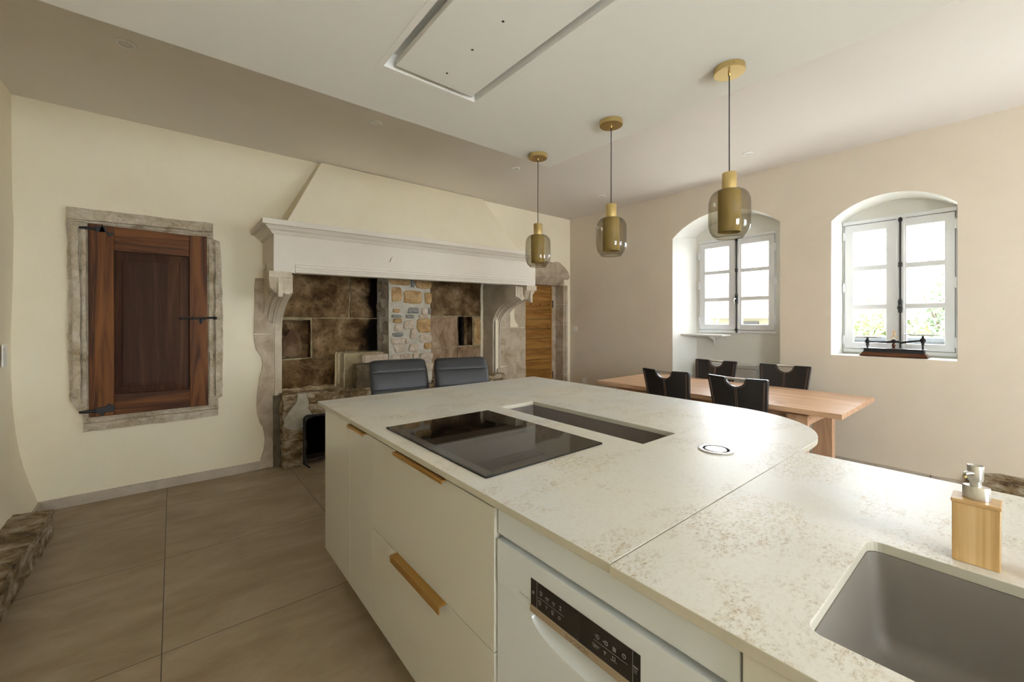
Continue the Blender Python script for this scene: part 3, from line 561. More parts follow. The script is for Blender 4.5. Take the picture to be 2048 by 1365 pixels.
# rubble pillar
def lump(m, cx_, cz_, w_, h_, plane, fixed, out_, mi, seed, n=16):
    """one rounded rubble stone standing proud of a wall face"""
    rg = []
    for s_, d in ((1.06, -.014), (1.02, .006), (.90, .018), (.6, .024), (.3, .026)):
        rr = []
        for k in range(n):
            t = 2 * PI * k / n; e = 0.55
            u = math.copysign(abs(math.cos(t)) ** e, math.cos(t)) * w_ / 2; v = math.copysign(abs(math.sin(t)) ** e, math.sin(t)) * h_ / 2
            q = noise.noise(Vector((math.cos(t) * 1.3 + seed, math.sin(t) * 1.3, seed * .7)))
            u *= s_ * (1 + .22 * q); v *= s_ * (1 + .22 * q)
            dd = d * out_ + .008 * noise.noise(Vector((u * 30, v * 30, seed)))
            rr.append((cx_ + u, fixed - dd, cz_ + v) if plane == 'y' else (fixed - dd, cx_ + u, cz_ + v))
        rg.append(rr)
    for a, b in zip(rg, rg[1:]): m.strip(a, b, mi)
    m.add(rg[-1], [tuple(range(n))], mi)
m = MB(); m.prism(jag([(1.87, .60), (2.415, .60), (2.405, .90), (2.388, 1.2), (2.385, 1.95), (1.87, 1.95)], .06, .006, 2), 4.455, 4.83, 'y')
k = MB(); k.box(1.868, 1.90, 4.45, 4.83, .6, 1.95)
pil = MB(); kk = m
m2 = bpy.data.meshes
body = m
front = [(925, 105, 1080, 160, 'o'), (1085, 108, 1112, 172, 'g'), (1130, 112, 1252, 178, 'o'), (935, 185, 1010, 300, 'o'), (1028, 205, 1168, 305, 'o'), (1200, 215, 1258, 305, 'o'), (945, 355, 1000, 385, 'o'),
         (1060, 345, 1150, 390, 'g'), (1170, 345, 1225, 400, 'p'), (1225, 345, 1250, 395, 'g'), (935, 405, 1010, 425, 'g'), (1045, 403, 1108, 430, 'g'), (950, 435, 1012, 470, 'o'), (1025, 450, 1110, 520, 'p'),
         (1138, 435, 1250, 550, 'o'), (945, 548, 1020, 580, 'g'), (1080, 520, 1130, 600, 'p'), (935, 595, 1040, 640, 'p'), (1155, 565, 1255, 630, 'p'), (955, 650, 1040, 708, 'p'), (1070, 645, 1140, 708, 'p'), (1195, 640, 1255, 690, 'o'),
         (930, 725, 1000, 775, 'p'), (1005, 722, 1090, 778, 'p'), (1100, 722, 1150, 778, 'p'), (1155, 725, 1262, 790, 'p'), (930, 790, 1060, 850, 'p'), (1075, 795, 1180, 860, 'o'), (1190, 805, 1270, 870, 'p'), (960, 480, 1015, 540, 'p'), (1040, 600, 1070, 640, 'p'), (1150, 400, 1225, 430, 'p')]
for i, (a, b_, c0, d0, t) in enumerate(front):
    x0 = 1.877 + (a - 920) * .001549; x1 = 1.877 + (c0 - 920) * .001549; z1 = 1.885 - (b_ - 105) * .0014; z0 = 1.885 - (d0 - 105) * .0014
    lump(body, (x0 + x1) / 2, (z0 + z1) / 2, (x1 - x0) * 1.04, (z1 - z0) * 1.04, 'y', 4.452, 1.0, {'o': 1, 'p': 2, 'g': 3}[t], i * 1.7)
for i, (y_, z_, w_, h_, t) in enumerate([(4.56, 1.74, .17, .19, 4), (4.70, 1.80, .10, .12, 4), (4.60, 1.50, .10, .09, 4), (4.54, 1.32, .12, .16, 4), (4.68, 1.22, .12, .10, 4), (4.58, 1.07, .14, .14, 4), (4.50, .86, .07, .1, 4), (4.72, 1.56, .1, .1, 4)]):
    lump(body, y_, z_, w_, h_, 'x', 1.868, 1.0, t, 50 + i)
body.m = [5 if (mi == 0 and all(body.v[i][0] < 1.885 for i in f_)) else mi for f_, mi in zip(body.f, body.m)]  # left side mortar darkened: shade painted into its colour, along with soot
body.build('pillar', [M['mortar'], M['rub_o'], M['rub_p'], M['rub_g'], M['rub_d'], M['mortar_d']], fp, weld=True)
# stepped masonry beside the pillar and the stone bench
m = MB(); m.box(1.42, 1.87, 4.55, 4.81, .68, 1.05); m.build('step_masonry', M['mortar_y'], fp, rough=.010, subdiv=.04, rscale=9)
m = MB()
for x in (1.345, 1.395, 1.44): m.tube([(x, 4.60, .70), (x + .004, 4.60, 1.04), (x + .03, 4.66, 1.055)], .014, 8)
m.build('lime_stained_edge', M['mortar_y'], fp, rough=.003, subdiv=.04)
m = MB(); m.box(1.60, 1.862, 4.44, 4.6, .945, 1.03); m.build('brick', M['rub_p'], fp, bevel=.008, rough=.003, subdiv=.03)
m = MB(); m.box(1.50, 1.86, 4.40, 4.62, .68, .935); m.build('rubble_block', M['rub_d'], fp, rough=.018, subdiv=.04, rscale=7)
m = MB()
for bx in ((.806, 1.005, 4.365, 4.80, -.0, .70), (1.72, 2.42, 4.37, 4.80, 0, .66), (3.18, 3.415, 4.37, 4.80, 0, .68)):
    m = MB(); m.box(*bx); m.build('bench_support', M['stone_step'], fp, rough=.020, subdiv=.03, rscale=6)
m = MB(); m.prism([(.99, .52), (1.05, .487), (1.2, .472), (1.5, .475), (1.74, .49), (1.74, .685), (1.4, .69), (.99, .70)], 4.355, 4.80, 'y')
m.build('bench_slab', M['stone_step'], fp, bevel=0, rough=.020, subdiv=.03, rscale=7)
m = MB(); m.prism([(2.40, .49), (2.9, .47), (3.43, .49), (3.43, .69), (2.9, .67), (2.40, .68)], 4.355, 4.80, 'y')
m.build('bench_slab', M['stone_step'], fp, bevel=0, rough=.020, subdiv=.03, rscale=7)
m = MB(); m.prism(jag([(.81, .50), (.87, .56), (.92, .62), (.93, .69), (1.0, .70), (1.02, .55), (1.06, .47), (1.0, .44), (.97, .38), (.90, .36), (.84, .38), (.81, .40)], .02, .014, 7), 4.348, 4.37, 'y'); m.build('mortar_smear', M['mortar'], fp, rough=.006, subdiv=.02, rscale=12)
m = MB(); m.box(1.0, 1.74, 4.70, 4.80, .0, .5); m.build('firebox_back', M['soot_black'], fp)
m = MB(); m.box(2.40, 3.2, 4.70, 4.80, 0, .5); m.build('firebox_back', M['soot_black'], fp)

# fire screen in front of the firebox
fs = thing('fire_screen', 'black wire mesh fire screen standing before the sooty opening under the stone bench', 'fire screen', (1.36, 4.31, 0))
sc_pts = [(.97, 4.31, .03), (.97, 4.31, .455)] + [(1.0 - .03 * math.cos(a), 4.31, .458 + .03 * math.sin(a)) for a in (.5, 1.0, 1.5)] + [(1.08, 4.31, .482), (1.4, 4.31, .478), (1.70, 4.31, .488), (1.745, 4.31, .46), (1.75, 4.31, .03)]
m = MB(); m.tube(sc_pts, .011, 8); m.tube([(.97, 4.31, .06), (1.75, 4.31, .06)], .010, 8); m.build('frame', M['iron'], fs)
M['mesh'] = thin_glass('fine_wire_mesh', (0.32, 0.32, 0.32), refl=0.05)
m = MB(); m.sheet([(.975, .06), (1.745, .06), (1.745, .475), (1.0, .475), (.975, .45)], 4.31, 'y'); m.build('wire_mesh', M['mesh'], fs)
for x in (.985, 1.735): m = MB(); m.tube([(x - .01, 4.33, .03), (x + .02, 4.25, .009)], .009, 8); m.build('foot', M['iron'], fs)

# ------------------------------------------------------------------ cupboard set in the wall
cu = thing('wall_cupboard', 'dark red-brown wooden cupboard door in a weathered moulded stone surround left of the fireplace', 'cupboard', (-.13, 4.53, .55))
def molded(poly_in, poly_out, seed):
    pass
m = MB()
def rail(p, y0): m.prism(jag(p, .03, .0045, y0 * 7 + p[0][0]), y0, 4.56, 'y')
# (outline pieces; two depths give the rounded moulding)
rail([(-.616, 2.112), (-.60, 2.104), (-.50, 2.095), (.279, 2.128), (.279, 2.258), (-.616, 2.258)], 4.503)
rail([(-.606, 2.165), (.275, 2.178), (.275, 2.215), (-.606, 2.213)], 4.470)
rail([(-.600, 2.150), (.270, 2.146), (.272, 2.162), (-.600, 2.164)], 4.484)
rail([(-.612, 2.104), (-.606, 1.65), (-.607, 1.2), (-.598, .80), (-.545, .70), (-.48, .66), (-.48, 2.12)], 4.503)
rail([(-.585, 2.104), (-.58, 1.6), (-.575, .82), (-.535, .80), (-.54, 1.6), (-.55, 2.104)], 4.468)
rail([(-.530, 2.10), (-.525, .76), (-.506, .74), (-.510, 2.10)], 4.482)
rail([(.225, 2.124), (.279, 2.124), (.329, 2.104), (.340, 1.75), (.348, 1.445), (.345, .721), (.311, .707), (.235, .68)], 4.503)
rail([(.292, 2.09), (.315, 2.09), (.328, 1.44), (.322, .74), (.295, .74)], 4.470)
rail([(.245, 2.11), (.268, 2.11), (.275, .72), (.252, .72)], 4.484)
rail([(-.526, .552), (.314, .556), (.311, .700), (-.529, .691)], 4.503)
rail([(-.520, .590), (.305, .595), (.305, .622), (-.520, .618)], 4.472)
rail([(-.515, .632), (.300, .630), (.300, .648), (-.515, .650)], 4.484)
m.build('stone_surround', M['stone'], cu, bevel=.005, rough=.0035, subdiv=.032, rscale=15)
DY = 4.484
m = MB(); m.prism([(-.493, .662), (-.353, .660), (-.357, 2.139), (-.499, 2.144)], DY, 4.53, 'y'); m.build('stile', M['redwood_v'], cu, bevel=.004)
m = MB(); m.prism([(.116, .662), (.243, .661), (.231, 2.136), (.110, 2.131)], DY, 4.53, 'y'); m.build('stile', M['redwood_v'], cu, bevel=.004)
m = MB(); m.prism([(-.357, 1.952), (.110, 1.947), (.110, 2.131), (-.357, 2.139)], DY + .001, 4.53, 'y'); m.build('rail', M['redwood_h'], cu, bevel=.004)
m = MB(); m.prism([(-.353, .660), (.116, .662), (.116, .812), (-.353, .825)], DY + .001, 4.53, 'y'); m.build('rail', M['redwood_h'], cu, bevel=.004)
m = MB(); lo = [(-.356, .82), (.115, .812), (.110, 1.95), (-.356, 1.952)]; pi = [(-.312, .882), (.047, .868), (.050, 1.888), (-.308, 1.875)]; ps = [(-.285, .905), (.030, .893), (.032, 1.862), (-.282, 1.850)]
A_ = [(x, DY + .028, z) for x, z in lo]; B_ = [(x, DY + .018, z) for x, z in pi]; B2 = [(x + (-.004 if x > 0 else .004), DY + .010, z) for x, z in pi]; C_ = [(x, DY + .008, z) for x, z in ps]
m.strip(A_, B_); m.strip(B_, B2); m.strip(B2, C_); m.add(C_, [(0, 1, 2, 3)]); m.strip(A_, [(x, 4.525, z) for x, y, z in A_]); m.add([(x, 4.525, z) for x, y, z in A_], [(0, 1, 2, 3)])
m.build('raised_panel', M['panelwood'], cu, bevel=.0015)
for zc_, sg in ((2.105, -1), (.708, 1)):
    m = MB(); m.tube([(-.545, 4.48, zc_), (-.50, 4.475, zc_), (-.45, 4.478, zc_)], [.009, .013, .010], 8)
    m.prism([(-.46, zc_ + .022), (-.40, zc_ + .026), (-.385, zc_ + sg * .05), (-.35, zc_ + sg * .03), (-.352, zc_ - .02), (-.40, zc_ - .018), (-.42, zc_ + sg * -.045), (-.44, zc_ - .022), (-.46, zc_ - .02)], DY - .008, DY, 'y')
    m.build('hinge', M['iron'], cu, bevel=.003)
m = MB(); m.tube([(.045, 4.468, 1.418), (.10, 4.466, 1.422), (.18, 4.466, 1.420), (.30, 4.466, 1.428)], [.007, .008, .007, .009], 8)
for x in (.06, .14, .215, .29): m.lathe([(0, -.013), (.013, -.008), (.013, .008), (0, .013)], (x, 4.470, 1.421), 10)
m.box(.175, .205, 4.470, 4.484, 1.385, 1.43); m.tube([(.19, 4.468, 1.415), (.19, 4.460, 1.375)], .006, 8); m.build('bolt', M['iron'], cu)

# ------------------------------------------------------------------ plank door in a stone surround
d1 = struct_empty('door_1', (4.3, 4.53, 0))
m = MB(); m.prism(jag([(3.83, 2.056), (4.872, 2.072), (4.882, 2.10), (4.842, 2.175), (4.77, 2.235), (4.66, 2.30), (4.60, 2.312), (4.50, 2.295), (4.40, 2.30), (3.83, 2.32)], .05, .006, 4), 4.508, 4.56, 'y')
m.add([(3.83, 4.508, 2.056), (4.872, 4.508, 2.072), (4.80, 4.62, 1.955), (3.83, 4.62, 1.950), (3.83, 4.86, 1.951), (4.80, 4.86, 1.956)], [(0, 1, 2, 3), (3, 2, 5, 4)])
m.build('lintel', M['stone_g'], d1, subdiv=.06, rough=.002)
m = MB()
for a, b in ((0, .55), (.554, .94), (.944, 1.338), (1.342, 1.655), (1.659, 1.955)):
    m.add([(4.772, 4.86, a), (4.768, 4.55, a), (4.785, 4.508, a), (4.829, 4.508, a), (4.829, 4.56, a), (4.772, 4.86, b), (4.768, 4.55, b), (4.785, 4.508, b), (4.829, 4.508, b), (4.829, 4.56, b)], [(0, 1, 6, 5), (1, 2, 7, 6), (2, 3, 8, 7), (3, 4, 9, 8), (5, 6, 7, 8, 9), (0, 1, 2, 3, 4)])
m.build('stone_jamb', M['stone_g'], d1, subdiv=.06, rough=.0015)
m = MB(); m.box(4.69, 4.775, 4.715, 4.80, 0, 1.955); m.build('door_frame', M['stone_g'], d1, bevel=.003)
m = MB(); zz = [0, .14, .30, .47, .63, .80, .965, 1.13, 1.275, 1.425, 1.57, 1.71, 1.82, 1.955]
for a, b in zip(zz, zz[1:]): m.box(3.93, 4.652, 4.70, 4.74, a + .0015, b - .0015)
leaf = m.build('door_leaf', M['plank'], d1, bevel=.003)
m = MB(); m.box(4.652, 4.672, 4.692, 4.745, 0.0, 1.955); m.build('edge_batten', M['plank_v'], leaf, bevel=.003)
m = MB()
for x in (4.02, 4.22, 4.42, 4.60):
    for z in (1.655,): m.lathe([(0, -.004), (.010, -.003), (.012, 0)], (x, 4.70, z), 10, axis='y')
m.build('nail', M['iron'], leaf)
for z in (1.665, .54): m = MB(); m.tube([(4.688, 4.70, z - .055), (4.688, 4.70, z + .055)], .011, 10); m.box(4.68, 4.70, 4.70, 4.716, z - .05, z + .05); m.build('hinge', M['iron'], d1)

# ------------------------------------------------------------------ island
ZT = 0.94
iw = MB()
pl = [(.640, .489)] + [(1.87 + .455 * math.cos(a), .943 + .455 * math.sin(a)) for a in [(-PI / 2) + i * PI / 2 / 18 for i in range(19)]] + [(2.31, 2.534), (.640, 2.534)]
hole = [(1.358, .886), (1.592, .886), (1.592, 1.752), (1.358, 1.752)]
iw.prism(pl, ZT - .020, ZT, 'z', holes=[hole], mi=0, side_mi=1)
o = iw.build('island_worktop', [M['top'], M['top_edge']], bevel=.0015); tag(o, 'pale mottled stone-look worktop with a rounded corner, black hob and long slot set into it', 'worktop')
def rrect(x0, x1, y0, y1, r, n=5):
    return [p for cx_, cy_, a in ((x1 - r, y1 - r, 0), (x0 + r, y1 - r, PI / 2), (x0 + r, y0 + r, PI), (x1 - r, y0 + r, 1.5 * PI)) for p in [(cx_ + r * math.cos(a + PI / 2 * i / n), cy_ + r * math.sin(a + PI / 2 * i / n)) for i in range(n + 1)]]
sw = MB(); sw.prism([(.636, -1.10), (1.716, -1.10), (1.716, .4868), (.636, .4868)], ZT - .020, ZT, 'z', holes=[rrect(.732, 1.133, -.36, .199, .022)], side_mi=1)
o = sw.build('sink_worktop', [M['top'], M['top_edge']], bevel=.0015); tag(o, 'pale mottled worktop slab around the taupe sink, butted to the island slab', 'worktop')
# sink bowl
sk = MB(); lv = []
for z, d, r in ((ZT - .0205, -.02, .022), (ZT - .0205, .0, .022), (ZT - .10, .004, .024), (ZT - .175, .010, .028), (ZT - .195, .018, .032), (ZT - .206, .036, .03), (ZT - .208, .06, .03)):
    lv.append([(x, y, z) for x, y in rrect(.733 + d, 1.132 - d, -.36 + d, .198 - d, r)])
for a, b in zip(lv, lv[1:]): sk.strip(a, b, smooth=True)
sk.add(lv[-1], [tuple(range(len(lv[-1])))])
si = thing('sink', 'taupe composite undermount sink bowl in the near worktop', 'sink', (.93, -.08, ZT - .21))
sk.build('bowl', M['sink'], si)
m = MB(); m.lathe([(0, .004), (.03, .004), (.042, .006), (.045, .0)], (.93, -.08, ZT - .208), 24); m.build('drain', M['chrome'], si)
# trough in the island top
tr_ = MB(); x0, x1, y0, y1 = 1.352, 1.598, .880, 1.758
tr_.add([(x, y, z) for z in (ZT - .0205, ZT - .20) for x, y in ((x0, y0), (x1, y0), (x1, y1), (x0, y1))], [(0, 1, 5, 4), (1, 2, 6, 5), (2, 3, 7, 6), (3, 0, 4, 7), (4, 5, 6, 7)])
o = tr_.build('sunken_trough', M['trough']); tag(o, 'long taupe-lined sunken slot in the island worktop behind the hob', 'recess')
# hob
hb = thing('hob', 'black glass induction hob lying on the island worktop', 'hob', (.97, 1.34, ZT))
m = MB(); m.prism(rrect(.703, 1.240, .978, 1.708, .006, 3), ZT + .0005, ZT + .0055, 'z'); m.build('glass_plate', M['hob'], hb, bevel=.0012)
m = MB(); M['hobmark'] = P('hob_control_strip', (0.02, 0.018, 0.016), 0.12)
m.box(.709, .740, .984, 1.702, ZT + .0056, ZT + .0059); m.build('control_strip', M['hobmark'], hb)
# pop-up socket
ps = thing('popup_socket', 'round chrome-rimmed pop-up socket flush in the island worktop', 'socket', (1.497, .681, ZT))
m = MB(); m.lathe([(.058, .0), (.058, .003), (.050, .0045), (.044, .003), (.044, .001)], (1.497, .681, ZT), 40); m.build('rim', M['chrome'], ps)
m = MB(); m.lathe([(0, .0012), (.045, .0012)], (1.497, .681, ZT), 40); m.build('gap', M['dark'], ps)
m = MB(); m.lathe([(0, .004), (.034, .004), (.036, .001)], (1.497, .681, ZT), 40); m.build('cap', M['chrome'], ps)
# island body with its rounded end
ib = thing('kitchen_island', 'white lacquered island body with a rounded end under the worktop', 'kitchen island', (1.5, 1.5, 0))
m = MB()
outl = [(1.28, .53), (1.84, .53)] + [(1.86 + .40 * math.cos(a), .93 + .40 * math.sin(a)) for a in [(-PI / 2) + (i + .5) * PI / 2 / 12 for i in range(12)]] + [(2.26, .95), (2.25, 2.20), (1.28, 2.20)]
inn = [(1.30, .56), (1.84, .56), (2.1, .66), (2.22, .95), (2.22, 2.18), (1.30, 2.18)]
m.prism(outl, .155, ZT - .0205, 'z', holes=[inn]); m.build('panel', M['cab'], ib)
m = MB(); m.prism([(x + (.05 if x < 1.5 else -.05), y + (.05 if y < 1.5 else -.05)) for x, y in outl], 0, .154, 'z', holes=[[(x + (.06 if x < 1.5 else -.06), y + (.06 if y < 1.5 else -.06)) for x, y in inn]]); m.build('plinth', M['cab'], ib)
# base cabinets along the front
def base_cab(name, label, y0, y1, fronts, pulls, plinth=True):
    t = thing(name, label, 'cabinet', (.66, (y0 + y1) / 2, 0), 'base cabinets of the island')
    m = MB(); a, b = y0 + .001, y1 - .001
    m.box(.668, 1.275, a, a + .016, .155, ZT - .021); m.box(.668, 1.275, b - .016, b, .155, ZT - .021); m.box(.668, 1.275, a + .016, b - .016, .155, .171); m.box(1.26, 1.275, a + .016, b - .016, .171, ZT - .021)
    m.build('carcass', M['cab'], t)
    m = MB(); m.box(.80, .817, a, b, 0, .155); m.build('plinth', M['cab'], t)
    for i, (nm, fy0, fy1, z0, z1) in enumerate(fronts):
        m = MB(); m.box(.647, .666, fy0 + .0012, fy1 - .0012, z0, z1); fo = m.build(nm, M['cab'], t, bevel=.0012)
        for (k, py0, py1, pz) in pulls:
            if k == i:
                m = MB()
                if pz > .8: m.box(.630, .647, py0, py1, pz - .003, pz + .001); m.box(.628, .6315, py0, py1, pz - .010, pz + .001)
                else: m.box(.622, .660, py0, py1, pz - .001, pz + .0025); m.box(.6185, .6225, py0, py1, pz - .022, pz + .0025)
                m.build('pull', M['bronze'], fo, bevel=.0008)
    return t
base_cab('end_cabinet', 'narrow cream gloss end cabinet at the far corner of the island front', 1.996, 2.405, [('door', 1.996, 2.405, .155, .917)], [])
base_cab('narrow_cabinet', 'narrow cream gloss cabinet with one short bronze edge pull, left of the wide drawers', 1.711, 1.996, [('door', 1.711, 1.996, .155, .912)], [(0, 1.772, 1.985, .914)])
base_cab('drawer_cabinet', 'wide cream gloss two-drawer cabinet with bronze edge pulls under the hob', .861, 1.711, [('drawer_front', .861, 1.711, .536, .912), ('drawer_front', .861, 1.711, .155, .532)], [(0, 1.105, 1.465, .914), (1, 1.105, 1.465, .534)])
base_cab('sink_cabinet', 'cream gloss cabinet below the near sink, right of the dishwasher', -.56, .257, [('door', -.151, .257, .155, .915), ('door', -.56, -.153, .155, .915)], [])
# the sink bowl hangs inside the cabinet: leave its top open (carcass has no top board)
# dishwasher
dw = thing('dishwasher', 'white dishwasher with a black touch panel and champagne strip in the island front', 'dishwasher', (.66, .56, 0))
y0, y1 = .262, .857
m = MB(); m.box(.69, 1.24, y0, y1, .122, .905); m.build('body', M['dw'], dw)
m = MB(); m.box(.655, .69, y0, y1, .848, .917); m.build('filler_panel', M['dw'], dw, bevel=.002)
scoop = [(.724, .7195)] + [(.575 + .150 * math.cos(a), .7195 + .052 * -math.sin(a) ** .7 if math.sin(a) > 0 else .7195) for a in [i * PI / 20 for i in range(1, 20)]] + [(.426, .7195)]
scoop = scoop[::-1]
m = MB(); m.prism([(y0 + .001, .12), (y1 - .001, .12), (y1 - .001, .726), (y0 + .001, .726)], .652, .688, 'x', holes=[scoop])
n_ = len(scoop)
door = m.build('door_panel', M['dw'], dw, bevel=.0015)
m = MB()
rows = []
for t, dx in ((0, .0), (.25, .010), (.55, .019), (.85, .026), (1.0, .028)):
    rows.append([(.653 + dx, .575 + (y - .575) * (1 - .06 * t), .7195 - (.7195 - z) * (1 - t * .8)) for y, z in scoop])
for a, b in zip(rows, rows[1:]): m.strip(a, b, smooth=True, closed=True)
m.add(rows[-1], [tuple(range(n_))]); m.build('grip_recess', M['dw'], dw)
m = MB(); hol = [(.4285, .7205), (.7225, .7205), (.7205, .799), (.4285, .799)]
m.prism([(y0 + .001, .7275), (.7225, .7275), (.7225, .7200), (.4285, .7200), (.4285, .7275), (y1 - .001, .7275), (y1 - .001, .836), (y0 + .001, .836)], .650, .688, 'x') if False else m.prism([(y0 + .001, .7275), (y1 - .001, .7275), (y1 - .001, .836), (y0 + .001, .836)], .650, .688, 'x')
m.build('control_fascia', M['dw'], dw, bevel=.004)
M['panel'] = P('touch_panel_black', (0.010, 0.009, 0.008), 0.10); M['champ'] = P('champagne_strip', (0.46, 0.37, 0.26), 0.35, metal=0.6); M['ink'] = P('panel_ink', (0.42, 0.42, 0.40), 0.6); M['inkd'] = P('dark_ink', (0.10, 0.10, 0.10), 0.6); M['champ_d'] = P('engraved_champagne', (0.22, 0.17, 0.11), 0.5)
m = MB(); m.box(.6485, .651, .4288, .7222, .737, .7985); cp = m.build('control_panel', M['panel'], dw, bevel=.0005)
m = MB(); m.box(.6475, .652, .4288, .7245, .7205, .7368); m.build('trim_strip', M['champ'], dw, bevel=.0008)
m = MB(); m.box(.6482, .6485, .573, .5736, .7375, .798); m.build('panel_seam', M['dark'], dw)
def text_verts(body, size, y_left, z_base, x, mb, mi=0, bold=0.0, sx=1.0):
    cu_ = bpy.data.curves.new('t', 'FONT'); cu_.body = body; cu_.size = size; cu_.offset = bold; cu_.resolution_u = 3
    o_ = bpy.data.objects.new('t', cu_); C.objects.link(o_); dg = bpy.context.evaluated_depsgraph_get(); dg.update()
    me = bpy.data.meshes.new_from_object(o_.evaluated_get(dg)); bpy.data.objects.remove(o_); bpy.data.curves.remove(cu_)
    mb.add([(x, y_left - v.co.x * sx, z_base + v.co.y) for v in me.vertices], [tuple(p.vertices) for p in me.polygons], mi); bpy.data.meshes.remove(me)
ic = MB(); X_ = .6480
def ring(y, z, r, tt=.0007): ic.tube([(X_, y + r * math.cos(a), z + r * math.sin(a)) for a in [i * PI / 8 for i in range(16)]], tt / 2, 4, closed=True)
def ln(a, b, tt=.0006): ic.tube([(X_, *a), (X_, *b)], tt / 2, 4)
ring(.7125, .769, .0032); ln((.7125, .7675), (.7125, .7705))
for a, b in (((.7005, .738), (.7005, .798)), ((.444, .738), (.444, .798)), ((.696, .7665), (.616, .7655)), ((.535, .766), (.455, .766))): ln(a, b, .0005)
# programme symbols: pot, glasses, plate stacks
def rect_i(y, z, w_, h_): ln((y - w_, z - h_), (y + w_, z - h_)); ln((y + w_, z - h_), (y + w_, z + h_)); ln((y + w_, z + h_), (y - w_, z + h_)); ln((y - w_, z + h_), (y - w_, z - h_))
rect_i(.687, .780, .0035, .0028); ln((.6845, .7745), (.6895, .7745), .001)
text_verts('auto', .0062, .6725, .7765, X_, ic); text_verts('45-65', .0034, .6715, .7722, X_, ic)
text_verts('eco', .0062, .6515, .7765, X_, ic); text_verts('50', .0034, .648, .7722, X_, ic)
ln((.6235, .7815), (.6285, .7815), .001); ln((.626, .7815), (.626, .7755), .001); ln((.6235, .7745), (.6285, .7745), .001)
rect_i(.691, .7575, .0035, .0025); ln((.6885, .7515), (.6935, .7515), .001); ln((.6715, .760), (.669, .7565)); ln((.6665, .760), (.669, .7565)); ln((.669, .7565), (.669, .752)); ring(.650, .757, .003); ln((.6475, .7515), (.6525, .7515), .001); ring(.629, .7555, .003)
ring(.525, .776, .0038); ln((.525, .776), (.525, .7785)); ln((.5325, .776), (.530, .776)); ring(.504, .776, .0038); ln((.504, .776), (.504, .7785)); ln((.5115, .776), (.509, .776)); ln((.51025, .7748), (.51025, .7772))
rect_i(.485, .7755, .003, .0035); ring(.485, .7755, .0018); ring(.463, .7765, .0038); ln((.463, .7765), (.463, .779))
text_verts('Hygiene', .0052, .5375, .7555, X_, ic); text_verts('Extra dry', .0030, .5365, .7515, X_, ic); ln((.510, .7575), (.504, .7575), .001); ln((.507, .7575), (.507, .752), .001)
rect_i(.486, .7575, .003, .0028); text_verts('Machine Care', .0026, .4935, .7515, X_, ic)
text_verts('Start', .0052, .4428, .7705, X_, ic, bold=.0001); text_verts('Reset', .0030, .4415, .7655, X_, ic); text_verts('3 sec', .0030, .4415, .7615, X_, ic)
ic.build('panel_symbols', M['ink'], cp)
m = MB(); text_verts('PerfectDry', .0085, .764, .7405, .6497, m); m.build('lettering', M['inkd'], dw)
m = MB(); text_verts('BOSCH', .0125, .600, .7243, .6473, m, bold=.0003, sx=1.25)
m.tube([(.6473, .6065 + .0048 * math.cos(a), .7287 + .0048 * math.sin(a)) for a in [i * PI / 10 for i in range(20)]], .0005, 4, closed=True); m.box(.6470, .6475, .6035, .6095, .7277, .7297)
m.build('logo', M['champ_d'], dw)
m = MB(); m.box(.80, .817, y0, y1, .0, .12); m.build('plinth', M['cab'], dw)

# soap dispenser and bottle
sd = thing('soap_dispenser', 'bamboo block soap dispenser with a brushed steel pump behind the sink', 'soap dispenser', (1.189, .050, ZT))
m = MB(); m.box(1.164, 1.216, .0195, .0805, ZT + .0003, 1.052); m.build('block', M['bamboo'], sd, bevel=.0012)
m = MB(); m.box(1.1625, 1.2175, .018, .082, 1.052, 1.059); m.build('lid', M['bamboo_t'], sd, bevel=.0012)
m = MB(); m.lathe([(0, 1.0592), (.0185, 1.0592), (.0185, 1.082), (.0176, 1.0835), (0, 1.084)], (1.190, .050, 0), 36, sx=.68); m.build('collar', M['chrome'], sd)
m = MB(); m.lathe([(.0080, 1.083), (.0080, 1.094), (.0102, 1.094), (.0104, 1.096), (.0116, 1.1215), (.0110, 1.123), (.009, 1.120), (0, 1.119)], (1.190, .051, 0), 28)
m.tube([(1.183, .054, 1.108), (1.175, .060, 1.109), (1.169, .064, 1.108)], [.0042, .0040, .0034], 12); pu = m.build('pump', M['chrome'], sd)
m = MB(); m.lathe([(0, -.003), (.0028, -.003), (.0028, .001)], (1.1693, .0638, 1.1045), 10); m.build('nozzle_drop', M['brass'], pu)
bt = thing('dish_soap_bottle', 'pink and white bottle cut off by the right edge behind the sink', 'bottle', (1.19, -.042, ZT))
M['pink'] = P('pink_plastic', (0.72, 0.45, 0.40), 0.35)
m = MB(); m.lathe([(0, .0003), (.028, .0003), (.031, .004), (.031, .075), (.026, .09), (.012, .098), (.012, .1)], (1.19, -.042, ZT), 28, sx=.8); m.build('body', M['pink'], bt)
m = MB(); m.lathe([(.013, .1), (.0135, .118), (.006, .122), (.005, .135), (0, .136)], (1.19, -.042, ZT), 20); m.build('cap', M['white'], bt)

